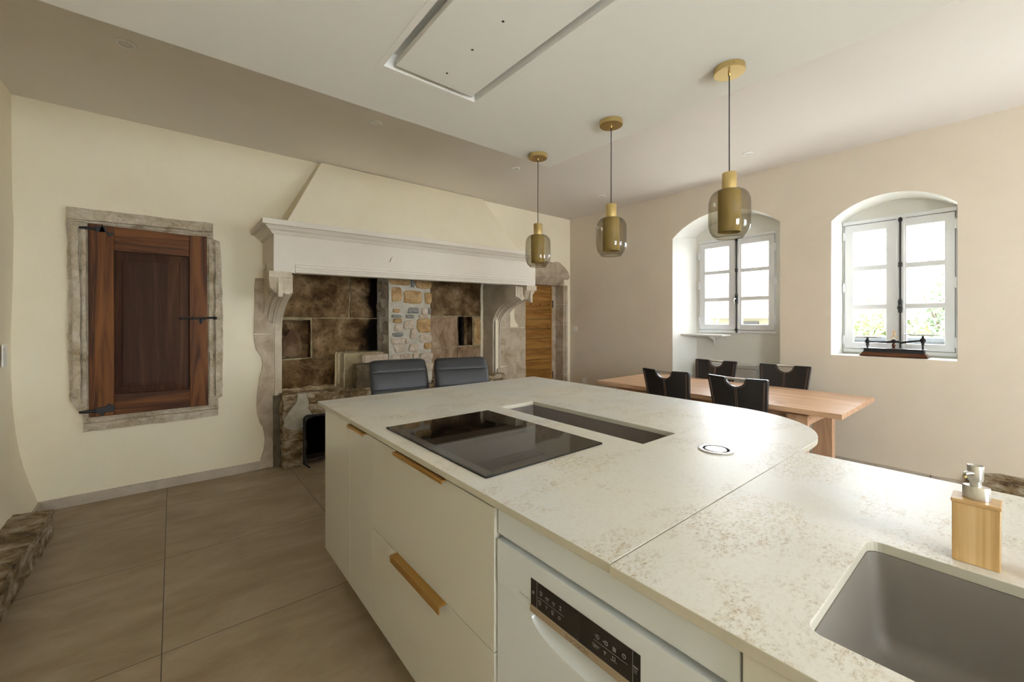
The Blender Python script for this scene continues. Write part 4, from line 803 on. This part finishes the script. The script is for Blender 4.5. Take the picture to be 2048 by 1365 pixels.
# ------------------------------------------------------------------ ceiling extractor
ex = thing('ceiling_extractor', 'flush white rectangular extractor set into the dropped ceiling', 'extractor hood', (1.03, 1.33, ZD))
m = MB(); m.prism([(HX0 - .010, HY0 - .02), (1.328, HY0 - .02), (1.328, 1.950), (HX0 - .010, 1.950)], ZD - .003, ZD - .0003, 'z', holes=[[(.779, .775), (1.299, .775), (1.299, 1.915), (.779, 1.915)]]); m.build('flange', M['ceil'], ex, bevel=.001)
m = MB(); a = [(.779, .775), (1.299, .775), (1.299, 1.915), (.779, 1.915)]
m.strip([(x, y, ZD - .002) for x, y in a], [(x, y, ZD + .075) for x, y in a]); m.add([(x, y, ZD + .075) for x, y in a], [(0, 1, 2, 3)]); m.build('recess', M['ceil'], ex)
m = MB(); m.prism([(.823, .82), (1.255, .82), (1.255, 1.879), (.823, 1.879)], ZD - .004, ZD + .022, 'z'); m.build('centre_panel', M['ceil'], ex, bevel=.002)
for x, y in ((1.038, 1.324), (1.040, 1.550), (1.042, 1.775), (1.037, 1.1), (1.036, .9)):
    m = MB(); m.lathe([(.0, -.0012), (.0045, -.0012), (.006, 0)], (x, y, ZD - .004), 16); m.build('screw', M['chrome'] if False else M['dark'], ex)
m = MB()
for i in range(14): m.box(.7795, .781, 1.475 - .024 * i, 1.487 - .024 * i, ZD + .012, ZD + .024)
m.build('vent_slot', M['dark'], ex)

# ------------------------------------------------------------------ recessed spots
SPOT = [(-.208, 3.278, 'recessed white ceiling spot nearest the left wall'), (1.283, 3.304, 'recessed white ceiling spot above the left end of the fireplace'), (2.801, 3.359, 'recessed white ceiling spot just left of the farthest pendant'),
        (4.296, 3.406, 'recessed white ceiling spot in the far corner of the room'), (4.275, 1.645, 'recessed white ceiling spot in front of the windows')]
s0 = thing('ceiling_spot', '', 'ceiling light', (0, 0, 0), 'recessed ceiling spots')
m = MB(); m.lathe([(.030, .0), (.031, -.004), (.044, -.005), (.048, -.001), (.048, .002)], (0, 0, 0), 32); m.build('trim_ring', M['white'], s0)
m = MB(); m.lathe([(.031, -.002), (.027, .000), (.024, -.0015), (.010, -.001), (0, -.001)], (0, 0, 0), 24); m.build('lens', M['chrome'], s0)
for i, (x, y, lb) in enumerate(SPOT):
    o = s0 if i == 0 else copy_tree(s0)
    o.location = (x, y, ZC - .003); o['label'] = lb

# ------------------------------------------------------------------ pendants
p0 = thing('pendant_lamp', '', 'pendant lamp', (0, 0, 0), 'brass and smoked glass pendants over the island')
m = MB(); m.lathe([(0, -.028), (.067, -.028), (.069, -.026), (.069, -.0002), (0, -.0002)], (0, 0, 0), 48); ca = m.build('canopy', M['brass'], p0)
for s_ in (-1, 1):
    m = MB(); m.lathe([(.0035, 0), (.0035, .003), (0, .0035)], (s_ * .052, -.046, -.013), 10, axis='y'); m.build('grub_screw', M['bronze'], ca)
m = MB(); m.tube([(0, 0, -.028), (0, 0, -.040)], [.006, .0045], 12); m.build('cord_grip', M['brass'], ca)
m = MB(); m.tube([(0, 0, -.036), (.0012, .0008, -.18), (-.0008, 0, -.34), (0, 0, -.515)], .0028, 8); m.build('cord', M['cord'], p0)
m = MB(); m.lathe([(0, -.508), (.031, -.508), (.0325, -.510), (.0325, -.590), (.0, -.590)], (0, 0, 0), 40); m.build('lamp_holder', M['brass'], p0)
m = MB(); m.lathe([(.050, -.594), (.050, -.792), (.0485, -.794), (.0485, -.596), (0, -.594)], (0, 0, 0), 40); m.build('inner_shade', M['brass_in'], p0)
gp = [(.033, -.589), (.055, -.592), (.072, -.601), (.084, -.617), (.0905, -.637), (.092, -.66), (.092, -.745), (.0905, -.768), (.085, -.789), (.076, -.805), (.066, -.815), (.061, -.822), (.0585, -.822), (.0565, -.817)]
m = MB(); m.lathe(gp, (0, 0, 0), 56); m.build('glass_shade', M['smoke'], p0)
for i, (x, y, dz, lb) in enumerate(((2.078, 2.235, -.006, 'smoked glass and brass pendant farthest from the camera, in front of the mantel'), (2.075, 1.575, .001, 'middle one of the three brass and smoked glass pendants'), (2.075, .880, .0, 'nearest and largest-looking smoked glass and brass pendant, in front of the left window'))):
    o = p0 if i == 0 else copy_tree(p0)
    o.location = (x, y, ZD); o['label'] = lb

# ------------------------------------------------------------------ dining table
dt = thing('dining_table', 'light oak slab dining table beside the windows', 'table', (4.05, 1.83, 0))
m = MB(); m.box(3.56, 4.585, .765, 2.895, .716, .754); m.build('tabletop', M['oak'], dt, bevel=.002)
for ys_ in ((.99, 1.13), (2.57, 2.71)):
    for xs in ((3.655, 3.70), (4.30, 4.39)):
        m = MB(); m.box(xs[0], xs[1], ys_[0], ys_[1], 0, .69); m.build('post', M['oak_v'], dt, bevel=.002)
    m = MB(); m.box(3.60, 4.52, ys_[0] - .0, ys_[0] + .028, .672, .7155) if False else m.box(3.70, 4.30, ys_[0] + .02, ys_[0] + .06, .60, .685); m.build('cross_beam', M['oak'], dt, bevel=.002)
    m = MB(); m.box(3.70, 4.42, ys_[0] + .01, ys_[0] + .10, .6905, .7155); m.build('bearer', M['oak'], dt, bevel=.002)
m = MB(); m.box(3.715, 3.74, 1.13, 2.57, .60, .7155); m.build('apron', M['oak'], dt, bevel=.002)
m = MB(); m.box(4.38, 4.405, 1.13, 2.57, .60, .7155); m.build('apron', M['oak'], dt, bevel=.002)

# ------------------------------------------------------------------ dining chairs (local: faces +x, back at x<0)
c0_ = thing('dining_chair', '', 'chair', (0, 0, 0), 'black leather dining chairs with a steel grab bar')
def back_pt(y, z):                                                    # reclined, slightly hollow backrest
    t = (z - .44) / .52
    return -.20 - .075 * t - .02 * t * t + .05 * (y / .22) ** 2 * .5
zt_ = .962
cut = [(-.070, zt_ - .006)] + [(-.070 * math.cos(a), zt_ - .016 - .056 * math.sin(a)) for a in [i * PI / 12 for i in range(0, 13)]] + [(.070, zt_ - .006)]
# panel built as a grid of quads that follows the outline
m = MB(); ny = 22; front_, back_ = [], []
def top_at(y):
    ay = abs(y); base = zt_ + .004 - .010 * max(0, (.10 - ay) / .10) if ay > .07 else 0
    if ay >= .0705: return zt_ - .004 + .006 * (ay / .22)
    return zt_ - .016 - .056 * math.sqrt(max(0, 1 - (ay / .0705) ** 2))
ysn = sorted(set([round(-1 + 2 * i / ny, 4) for i in range(ny + 1)] + [-.3135, .3135, -.3125, .3125, -.29, .29, -.25, .25, -.96, .96, -.985, .985]))
nzz = 12
def hw_at(z): return .178 + .045 * min(1, max(0, (z - .44) / .52)) ** 1.1
grid = []
for u in ysn:
    yt = u * .224; zt2 = top_at(yt)
    if abs(u) > .97: zt2 -= .010 * ((abs(u) - .97) / .03)
    col = []
    for k in range(nzz + 1):
        z = .44 + (zt2 - .44) * k / nzz; y = u * (hw_at(z) if abs(u) > .32 or True else 0)
        t = (z - .44) / .52
        if abs(u) < .3136: y = yt * (.178 / .223 * (1 - t) + t) * (1 if True else 0)
        col.append((y, z))
    grid.append(col)
th = .017
def side(s_): return [[(back_pt(y, z) + s_ * th, y, z) for y, z in col] for col in grid]
Fg, Bg = side(1), side(-1); nu = len(ysn)
vs = [p for col in Fg for p in col] + [p for col in Bg for p in col]; K = nzz + 1; off_ = nu * K; fs_ = []
for i in range(nu - 1):
    for k in range(nzz):
        a = i * K + k; fs_.append((a, a + K, a + K + 1, a + 1)); fs_.append((off_ + a, off_ + a + 1, off_ + a + K + 1, off_ + a + K))
    fs_.append((i * K + nzz, (i + 1) * K + nzz, off_ + (i + 1) * K + nzz, off_ + i * K + nzz)); fs_.append((i * K, off_ + i * K, off_ + (i + 1) * K, (i + 1) * K))
for k in range(nzz):
    fs_.append((k, k + 1, off_ + k + 1, off_ + k)); a = (nu - 1) * K + k; fs_.append((a, off_ + a, off_ + a + 1, a + 1))
m.add(vs, fs_); m.sm = [True] * len(m.f)
o = m.build('backrest', M['leather'], c0_); bv = o.modifiers.new('bevel', 'BEVEL'); bv.width = .006; bv.segments = 3; bv.limit_method = 'ANGLE'; bv.angle_limit = .9
st = MB()
for s_, dx in ((-1, -.0185), (1, .0185)):
    for yy in (-.006, .006): st.tube([(back_pt(yy, z) + dx, yy, z) for z in [.46 + (.885 - .46) * i / 8 for i in range(9)]], .0011, 5)
    for sg in (-1, 1):
        for e in (.016, .022): st.tube([(back_pt(sg * (hw_at(z) - e), z) + dx, sg * (hw_at(z) - e), z) for z in [.46 + (.945 - .46) * i / 8 for i in range(9)]], .0009, 5)
    st.tube([(back_pt(y, z) + dx, y, z) for y, z in [(-.080 * math.cos(a), zt_ - .016 - .066 * math.sin(a)) for a in [i * PI / 12 for i in range(13)]]], .0010, 5)
st.build('stitching', M['stitch'], o)
m = MB(); m.tube([(back_pt(-.072, zt_ - .012), -.073, zt_ - .012), (back_pt(.072, zt_ - .012), .073, zt_ - .012)], .0095, 14); m.build('grab_bar', M['chrome'], c0_)
m = MB(); m.prism([(-.20, .425), (.235, .425), (.255, .45), (.235, .485), (-.19, .47)], -.215, .215, 'y'); o = m.build('seat', M['leather'], c0_, bevel=.014, seg=3)
for sx_ in (-.18, .20):
    for sy_ in (-.19, .19):
        m = MB(); m.tube([(sx_, sy_, .43), (sx_ * 1.12, sy_ * 1.03, .0)], .012, 10); m.build('leg', M['chrome'], c0_)
CH = [(3.66, 1.985, 0.00, 'black leather dining chair at the near side of the table, left one'), (3.665, 1.385, 0.00, 'black leather dining chair at the near side of the table, closest to the island tip'),
      (4.40, 2.125, PI, 'black leather dining chair across the table on the left, in front of the radiator'), (4.42, 1.462, PI, 'black leather dining chair across the table on the right, between the windows')]
for i, (x, y, a, lb) in enumerate(CH):
    o = c0_ if i == 0 else copy_tree(c0_)
    o.location = (x, y, 0); o.rotation_euler = (0, 0, a); o['label'] = lb

# ------------------------------------------------------------------ counter chairs at the island's far end (local: face -y)
k0 = thing('counter_chair', '', 'chair', (0, 0, 0), 'charcoal leather counter chairs')
def cush(z0, z1, y_off, hw0, hw1, th_, last=False):
    """rounded cushion as a lofted slab"""
    mb = MB(); rings = []
    for i in range(15):
        t = (0, .03, .08, .15, .25, .4, .55, .7, .8, .87, .92, .95, .975, .99, 1)[i]; z = z0 + (z1 - z0) * t; e = 1 - abs(2 * t - 1) ** 7 * (1.0 if (last and t > .5) else .22); hw = hw0 + (hw1 - hw0) * t; w_ = hw - (.035 * (1 - e)) * (1 if last and t > .5 else .1); d = th_ * (.35 + .65 * e)
        yc = y_off(z); rr = []
        for k in range(24):
            a = 2 * PI * k / 24; u = math.copysign(abs(math.cos(a)) ** .45, math.cos(a)); v = math.copysign(abs(math.sin(a)) ** .75, math.sin(a))
            rr.append((u * w_, yc + v * d - .02 * (1 - (u * .9) ** 2) * 0, z))
        rings.append(rr)
    for a, b in zip(rings, rings[1:]): mb.strip(a, b, smooth=True)
    mb.add(rings[0], [tuple(range(24))]); mb.add(rings[-1], [tuple(range(24))]); return mb
yo = lambda z: .20 + .10 * (z - .72) / .4 - .03 * math.sin((z - .72) / .4 * PI)
o = cush(1.029, 1.112, yo, .214, .203, .034, True).build('backrest_cushion', M['leather_g'], k0)
o = cush(.905, 1.029, yo, .212, .214, .033).build('backrest_cushion', M['leather_g'], k0)
o = cush(.78, .908, yo, .210, .212, .033).build('backrest_cushion', M['leather_g'], k0)
m = MB(); m.prism([(yo(z) + .030, z) for z in (.66, .76, .86, .96, 1.05, 1.09)] + [(yo(z) + .042, z) for z in (1.09, 1.05, .96, .86, .76, .66)], -.195, .195, 'x'); m.build('back_shell', M['black'], k0, bevel=.004)
m = MB(); m.box(-.195, .195, -.19, .21, .64, .72); m.build('seat', M['leather_g'], k0, bevel=.03, seg=4)
m = MB(); m.tube([(0, 0, .64), (0, 0, .03)], .028, 20); m.build('column', M['chrome'], k0)
m = MB(); m.lathe([(0, .0), (.18, .0), (.18, .01), (.05, .025), (0, .03)], (0, 0, 0), 40); m.build('foot_plate', M['chrome'], k0)
m = MB(); m.tube([(.14 * math.cos(a), .14 * math.sin(a) - .06, .28) for a in [i * PI / 12 for i in range(24)]], .009, 8, closed=True); m.tube([(0, .0, .28), (0, .08, .28)], .008, 8); m.build('foot_ring', M['chrome'], k0)
for i, (x, y, a, lb) in enumerate(((1.255, 2.625, -.13, 'charcoal leather counter chair at the far island end, left one before the stone pillar'), (1.665, 2.500, -.30, 'charcoal leather counter chair at the far island end, right one'))):
    o = k0 if i == 0 else copy_tree(k0)
    o.location = (x, y, 0); o.rotation_euler = (0, 0, a); o['label'] = lb

# ------------------------------------------------------------------ balance scale on the sill of the right window
bs = thing('balance_scale', 'antique iron balance scale with two pans on a wooden plinth on the window sill', 'scale', (5.03, .71, 1.075))
def frust(mb, x0, x1, y0, y1, z0, z1, i0, i1, mi=0):
    a = [(x0 - i0, y0 - i0, z0), (x1 + i0, y0 - i0, z0), (x1 + i0, y1 + i0, z0), (x0 - i0, y1 + i0, z0)]; b = [(x0 - i1, y0 - i1, z1), (x1 + i1, y0 - i1, z1), (x1 + i1, y1 + i1, z1), (x0 - i1, y1 + i1, z1)]
    mb.strip(a, b, mi); mb.add(a, [(0, 1, 2, 3)], mi); mb.add(b, [(0, 1, 2, 3)], mi)
m = MB(); frust(m, 4.985, 5.075, .505, .915, 1.0755, 1.082, .022, .024); frust(m, 4.985, 5.075, .505, .915, 1.082, 1.112, .022, .004); m.build('plinth', M['mahog'], bs, bevel=.002)
m = MB(); frust(m, 4.985, 5.075, .508, .912, 1.112, 1.143, .002, -.004); frust(m, 4.985, 5.075, .508, .912, 1.143, 1.149, .010, .012); m.build('iron_case', M['iron'], bs, bevel=.001)
m = MB(); m.lathe([(0, 1.149), (.015, 1.149), (.014, 1.160), (.011, 1.165), (.016, 1.178), (.012, 1.19), (.010, 1.20), (0, 1.2)], (5.03, .707, 0), 20); m.build('column', M['mahog'], bs)
zc2 = 1.214
m = MB(); m.tube([(5.03, .890, 1.207), (5.03, .80, 1.203), (5.03, .735, 1.208), (5.03, .707, zc2)], [.006, .0075, .011, .013], 10); m.tube([(5.03, .707, zc2), (5.03, .68, 1.213), (5.03, .655, 1.205), (5.03, .60, 1.216), (5.03, .520, 1.229)], [.013, .011, .011, .008, .006], 10)
m.lathe([(0, -.016), (.018, -.014), (.018, .014), (0, .016)], (5.03, .707, zc2), 20, axis='x')
be = m.build('beam', M['iron'], bs)
m = MB(); m.tube([(5.03, .707 + a, b) for a, b in ((-.006, 1.226), (-.018, 1.240), (-.017, 1.255), (-.006, 1.268), (-.003, 1.29))], .003, 8); m.tube([(5.03, .707 + a, b) for a, b in ((.006, 1.226), (.018, 1.240), (.017, 1.255), (.006, 1.268), (.003, 1.29))], .003, 8)
m.tube([(5.03, .694, 1.262), (5.03, .720, 1.262)], .0025, 8); m.tube([(5.03, .697, 1.303), (5.03, .717, 1.303)], .004, 8); m.tube([(5.03, .707, 1.286), (5.03, .707, 1.318)], [.005, .002], 8); m.build('finial', M['bronze'], be)
for y, z, pz, r in ((.890, 1.207, 1.243, .107), (.520, 1.229, 1.272, .113)):
    m = MB(); m.lathe([(0, -.022), (.012, -.018), (.020, -.006), (.020, .006), (.012, .018), (0, .022)], (5.03, y, z), 16); m.tube([(5.03, y, z + .015), (5.03, y, pz - .003)], .008, 10); m.tube([(5.03, y, 1.149), (5.03, y, z - .015)], .0065, 10); m.lathe([(0, -.012), (.011, -.010), (.011, .010), (0, .012)], (5.03, y, z - .03), 14); m.build('pan_carrier', M['iron'], bs)
    m = MB(); m.lathe([(0, pz - .002), (r * .72, pz), (r * .9, pz + .005), (r, pz + .011), (r + .003, pz + .012), (r * .9, pz + .007), (r * .7, pz + .002), (0, pz + .0005)], (5.03, y, 0), 40)
    m.build('pan', P('dull_brass_pan', (0.42, 0.35, 0.23), 0.35, metal=.8) if y > .8 else bpy.data.materials['dull_brass_pan'], bs)

# ------------------------------------------------------------------ small wall things
ws = thing('wall_shelf', 'small white wall shelf with one bracket in the left window niche', 'shelf', (5.1, 2.45, 1.21))
m = MB(); m.prism([(4.99, 2.675), (5.01, 2.205), (5.195, 2.185), (5.222, 2.618), (5.01, 2.722)], 1.214, 1.234, 'z'); m.build('board', M['white'], ws, bevel=.002)
m = MB(); m.prism([(5.07, 1.213), (5.085, 1.19), (5.13, 1.182), (5.18, 1.165), (5.20, 1.13), (5.205, 1.10), (5.222, 1.10), (5.222, 1.213)], 2.385, 2.405, 'y'); m.build('bracket', M['white'], ws, bevel=.003)
ra = thing('radiator', 'white panel radiator low in the left window niche behind the table', 'radiator', (5.16, 2.2, .12))
m = MB(); m.box(5.12, 5.20, 1.88, 2.52, .14, .842); m.box(5.114, 5.19, 1.878, 2.522, .846, .869)
m.build('panel', M['white'], ra, bevel=.002)
m = MB(); m.box(5.108, 5.212, 1.875, 2.525, .872, .890); m.build('top_grille', M['white'], ra, bevel=.003)
for y in (1.96, 2.44): m = MB(); m.box(5.13, 5.19, y, y + .02, .0, .16); m.build('foot', M['white'], ra)
def plate(name, label, cat, face, pos, w_, h_, sockets, rocker=False):
    x, y, z = pos; t = thing(name, label, cat, pos); m = MB(); g = MB()
    if face == 'x-': m.prism(rrect(y - w_ / 2, y + w_ / 2, z - h_ / 2, z + h_ / 2, .006, 3), x - .008, x - .0002, 'x')
    else: m.prism(rrect(y - w_ / 2, y + w_ / 2, z - h_ / 2, z + h_ / 2, .006, 3), x + .0002, x + .008, 'x')
    m.build('cover_plate', M['socket'], t, bevel=.0015)
    s_ = -1 if face == 'x-' else 1
    for dy, dz in sockets:
        g = MB()
        if rocker: a = sorted((x + s_ * .008, x + s_ * .011)); g.box(a[0], a[1], y - .020, y + .020, z - .022, z + .022); g.build('rocker', M['socket'], t, bevel=.001)
        else:
            g.lathe([(.022, s_ * .0082), (.0205, s_ * .0084), (.0195, s_ * .003), (0, s_ * .003)], (x, y + dy, z + dz), 24, axis='x'); so = g.build('insert', M['socket'], t)
            g = MB()
            for q in (-.009, .009): g.lathe([(0, s_ * .0038), (.0028, s_ * .0038), (.0028, s_ * .0031)], (x, y + dy + q, z + dz), 10, axis='x')
            g.build('pin_hole', M['dark'], so)
plate('light_switch', 'white square light switch on the far wall between door and window niche', 'switch', 'x-', (4.91, 4.413, 1.274), .078, .078, [(0, 0)], True)
plate('wall_socket', 'white wall socket low on the window wall left of the table', 'socket', 'x-', (4.91, 4.229, .472), .082, .088, [(0, 0)])
plate('wall_socket', 'white double wall socket seen between the table posts', 'socket', 'x-', (4.91, 1.31, .41), .15, .082, [(-.035, 0), (.035, 0)])
plate('wall_socket', 'white upright double socket on the left wall at the picture edge', 'socket', 'x+', (-.8755, 4.30, 1.165), .08, .15, [(0, -.035), (0, .035)])
# threshold stone by the left wall and the bare stone footing at the right
m = MB(); m.prism([(-.782, 2.15), (-.630, 2.15), (-.598, 3.97), (-.64, 3.99), (-.782, 4.03)], 0.0, .172, 'z')
o = m.build('threshold_stone', M['stone_step'], rough=.006, subdiv=.035, rscale=12); tag(o, 'rough brown threshold stone on the floor along the left wall', 'stone step')
m = MB(); m.prism(jag([(.262, 0), (.262, .135), (.18, .205), (.10, .222), (-.02, .226), (-.3, .24), (-.8, .24), (-.8, 0)], .03, .006, 9), 4.875, 4.93, 'x')
o = m.build('footing_stone', M['stone_step'], rough=.006, subdiv=.04, rscale=10); tag(o, 'bare rough stone footing at the base of the window wall, right edge', 'stone')

# ------------------------------------------------------------------ outside
M['roof'] = mottle('clay_roof_tiles', [(0.3, (0.10, 0.055, 0.045)), (0.7, (0.14, 0.08, 0.068))], scale=1.5, rough=0.9, bump=0.5, bscale=6)
M['ywall'] = P('yellow_render', (0.12, 0.105, 0.062), 0.9); M['ground'] = P('bounce_ground', (0.66, 0.63, 0.56), 1.0); M['bark'] = P('bark', (0.10, 0.07, 0.045), 0.9)
M['leaf'] = mottle('yellow_green_leaves', [(0.3, (0.10, 0.15, 0.06)), (0.7, (0.27, 0.29, 0.13))], scale=3, rough=0.7, bump=0); M['leaf_d'] = mottle('grey_green_leaves', [(0.3, (0.08, 0.12, 0.06)), (0.7, (0.22, 0.27, 0.15))], scale=3, rough=0.7, bump=0)
M['zinc'] = mottle('weathered_grey_ledge', [(0.3, (0.07, 0.078, 0.085)), (0.7, (0.10, 0.11, 0.117))], scale=5, rough=0.8)
m = MB(); m.sheet([(5.6, -30), (80, -30), (80, 60), (5.6, 60)], -2.8, 'z'); m.build('ground', M['ground'], kind='structure')  # ground colour made pale to bounce extra light up at the ceiling
m = MB(); m.prism([(5.60, -2.8), (6.0, -2.8), (6.0, 1.20), (5.98, 1.235), (5.62, 1.235), (5.60, 1.20)], -.6, 1.36, 'y'); o = m.build('garden_parapet', M['zinc'], bevel=.01); tag(o, 'grey weathered parapet just outside the right window', 'parapet')
hs = thing('house', 'yellow house with a long red tiled roof across the garden', 'house', (30, 9, -2.8))
m = MB(); m.box(26, 34, 2.5, 19, -2.8, 1.70); m.build('wall', M['ywall'], hs)
m = MB(); m.prism([(25.3, 1.62), (25.3, 1.74), (30, 4.15), (34.7, 1.74), (34.7, 1.62), (30, 4.0)], 1.9, 19.6, 'y'); m.build('roof', M['roof'], hs)
m = MB(); m.tube([(25.25, 1.9, 1.60), (25.25, 19.6, 1.60)], .07, 8); m.build('gutter', M['zinc'], hs)
for y in (9.4, 13.5): m = MB(); m.box(25.93, 26.05, y, y + .8, .6, 1.35); m.build('window', M['dark'], hs)
m = MB(); m.box(29, 29.7, 8.2, 8.9, 3.7, 4.9); m.build('chimney', M['ywall'], hs)
def tree(name, label, cat, x, y, zc, rx, rz, n, leafm, seed, size=.09, group=None):
    rr = random.Random(seed); t = thing(name, label, cat, (x, y, -2.8), group); m = MB()
    for i in range(n):
        d = Vector((rr.gauss(0, 1), rr.gauss(0, 1), rr.gauss(0, 1))).normalized(); q = rr.random() ** .45
        k = 1 + .28 * noise.noise(d * 1.8 + Vector((seed, 0, 0)))
        p = Vector((x + d.x * rx * q * k, y + d.y * rx * q * k, zc + d.z * rz * q * k))
        a = Vector((rr.gauss(0, 1), rr.gauss(0, 1), rr.gauss(0, 1))).normalized(); b = a.orthogonal().normalized(); s_ = size * rr.uniform(.6, 1.3)
        m.add([p - a * s_, p + b * s_ * .45, p + a * s_, p - b * s_ * .45], [(0, 1, 2, 3)])
    m.build('foliage', leafm, t, weld=False)
    m = MB(); m.tube([(x, y, -2.8), (x + .05, y, -1.2), (x, y + .05, zc - rz * .2)], [.14, .10, .05], 8)
    for k in range(6):
        a = k * 1.05; m.tube([(x, y, zc - rz * .7), (x + rx * .35 * math.cos(a), y + rx * .35 * math.sin(a), zc - rz * .1), (x + rx * .6 * math.cos(a), y + rx * .6 * math.sin(a), zc + rz * .35)], [.04, .025, .008], 6)
    m.build('trunk', M['bark'], t)
tree('tree', 'pale green tree seen through the right casement of the right window', 'tree', 13.0, .70, 1.35, 1.15, 1.65, 5200, M['leaf_d'], 3, .07)
tree('shrub', 'yellow-green shrub seen low in the left casement of the right window', 'shrub', 9.2, 1.55, .85, .75, .95, 3200, M['leaf'], 5, .06, 'shrubs outside the windows')
tree('shrub', 'yellow-green shrub seen low in the right casement of the right window', 'shrub', 9.6, -.35, .55, .8, .95, 3000, M['leaf'], 8, .06, 'shrubs outside the windows')
tree('shrub', 'small yellow-green bush seen at the bottom of the left window', 'shrub', 11.5, 5.5, .55, .75, .85, 2200, M['leaf'], 11, .07, 'shrubs outside the windows')
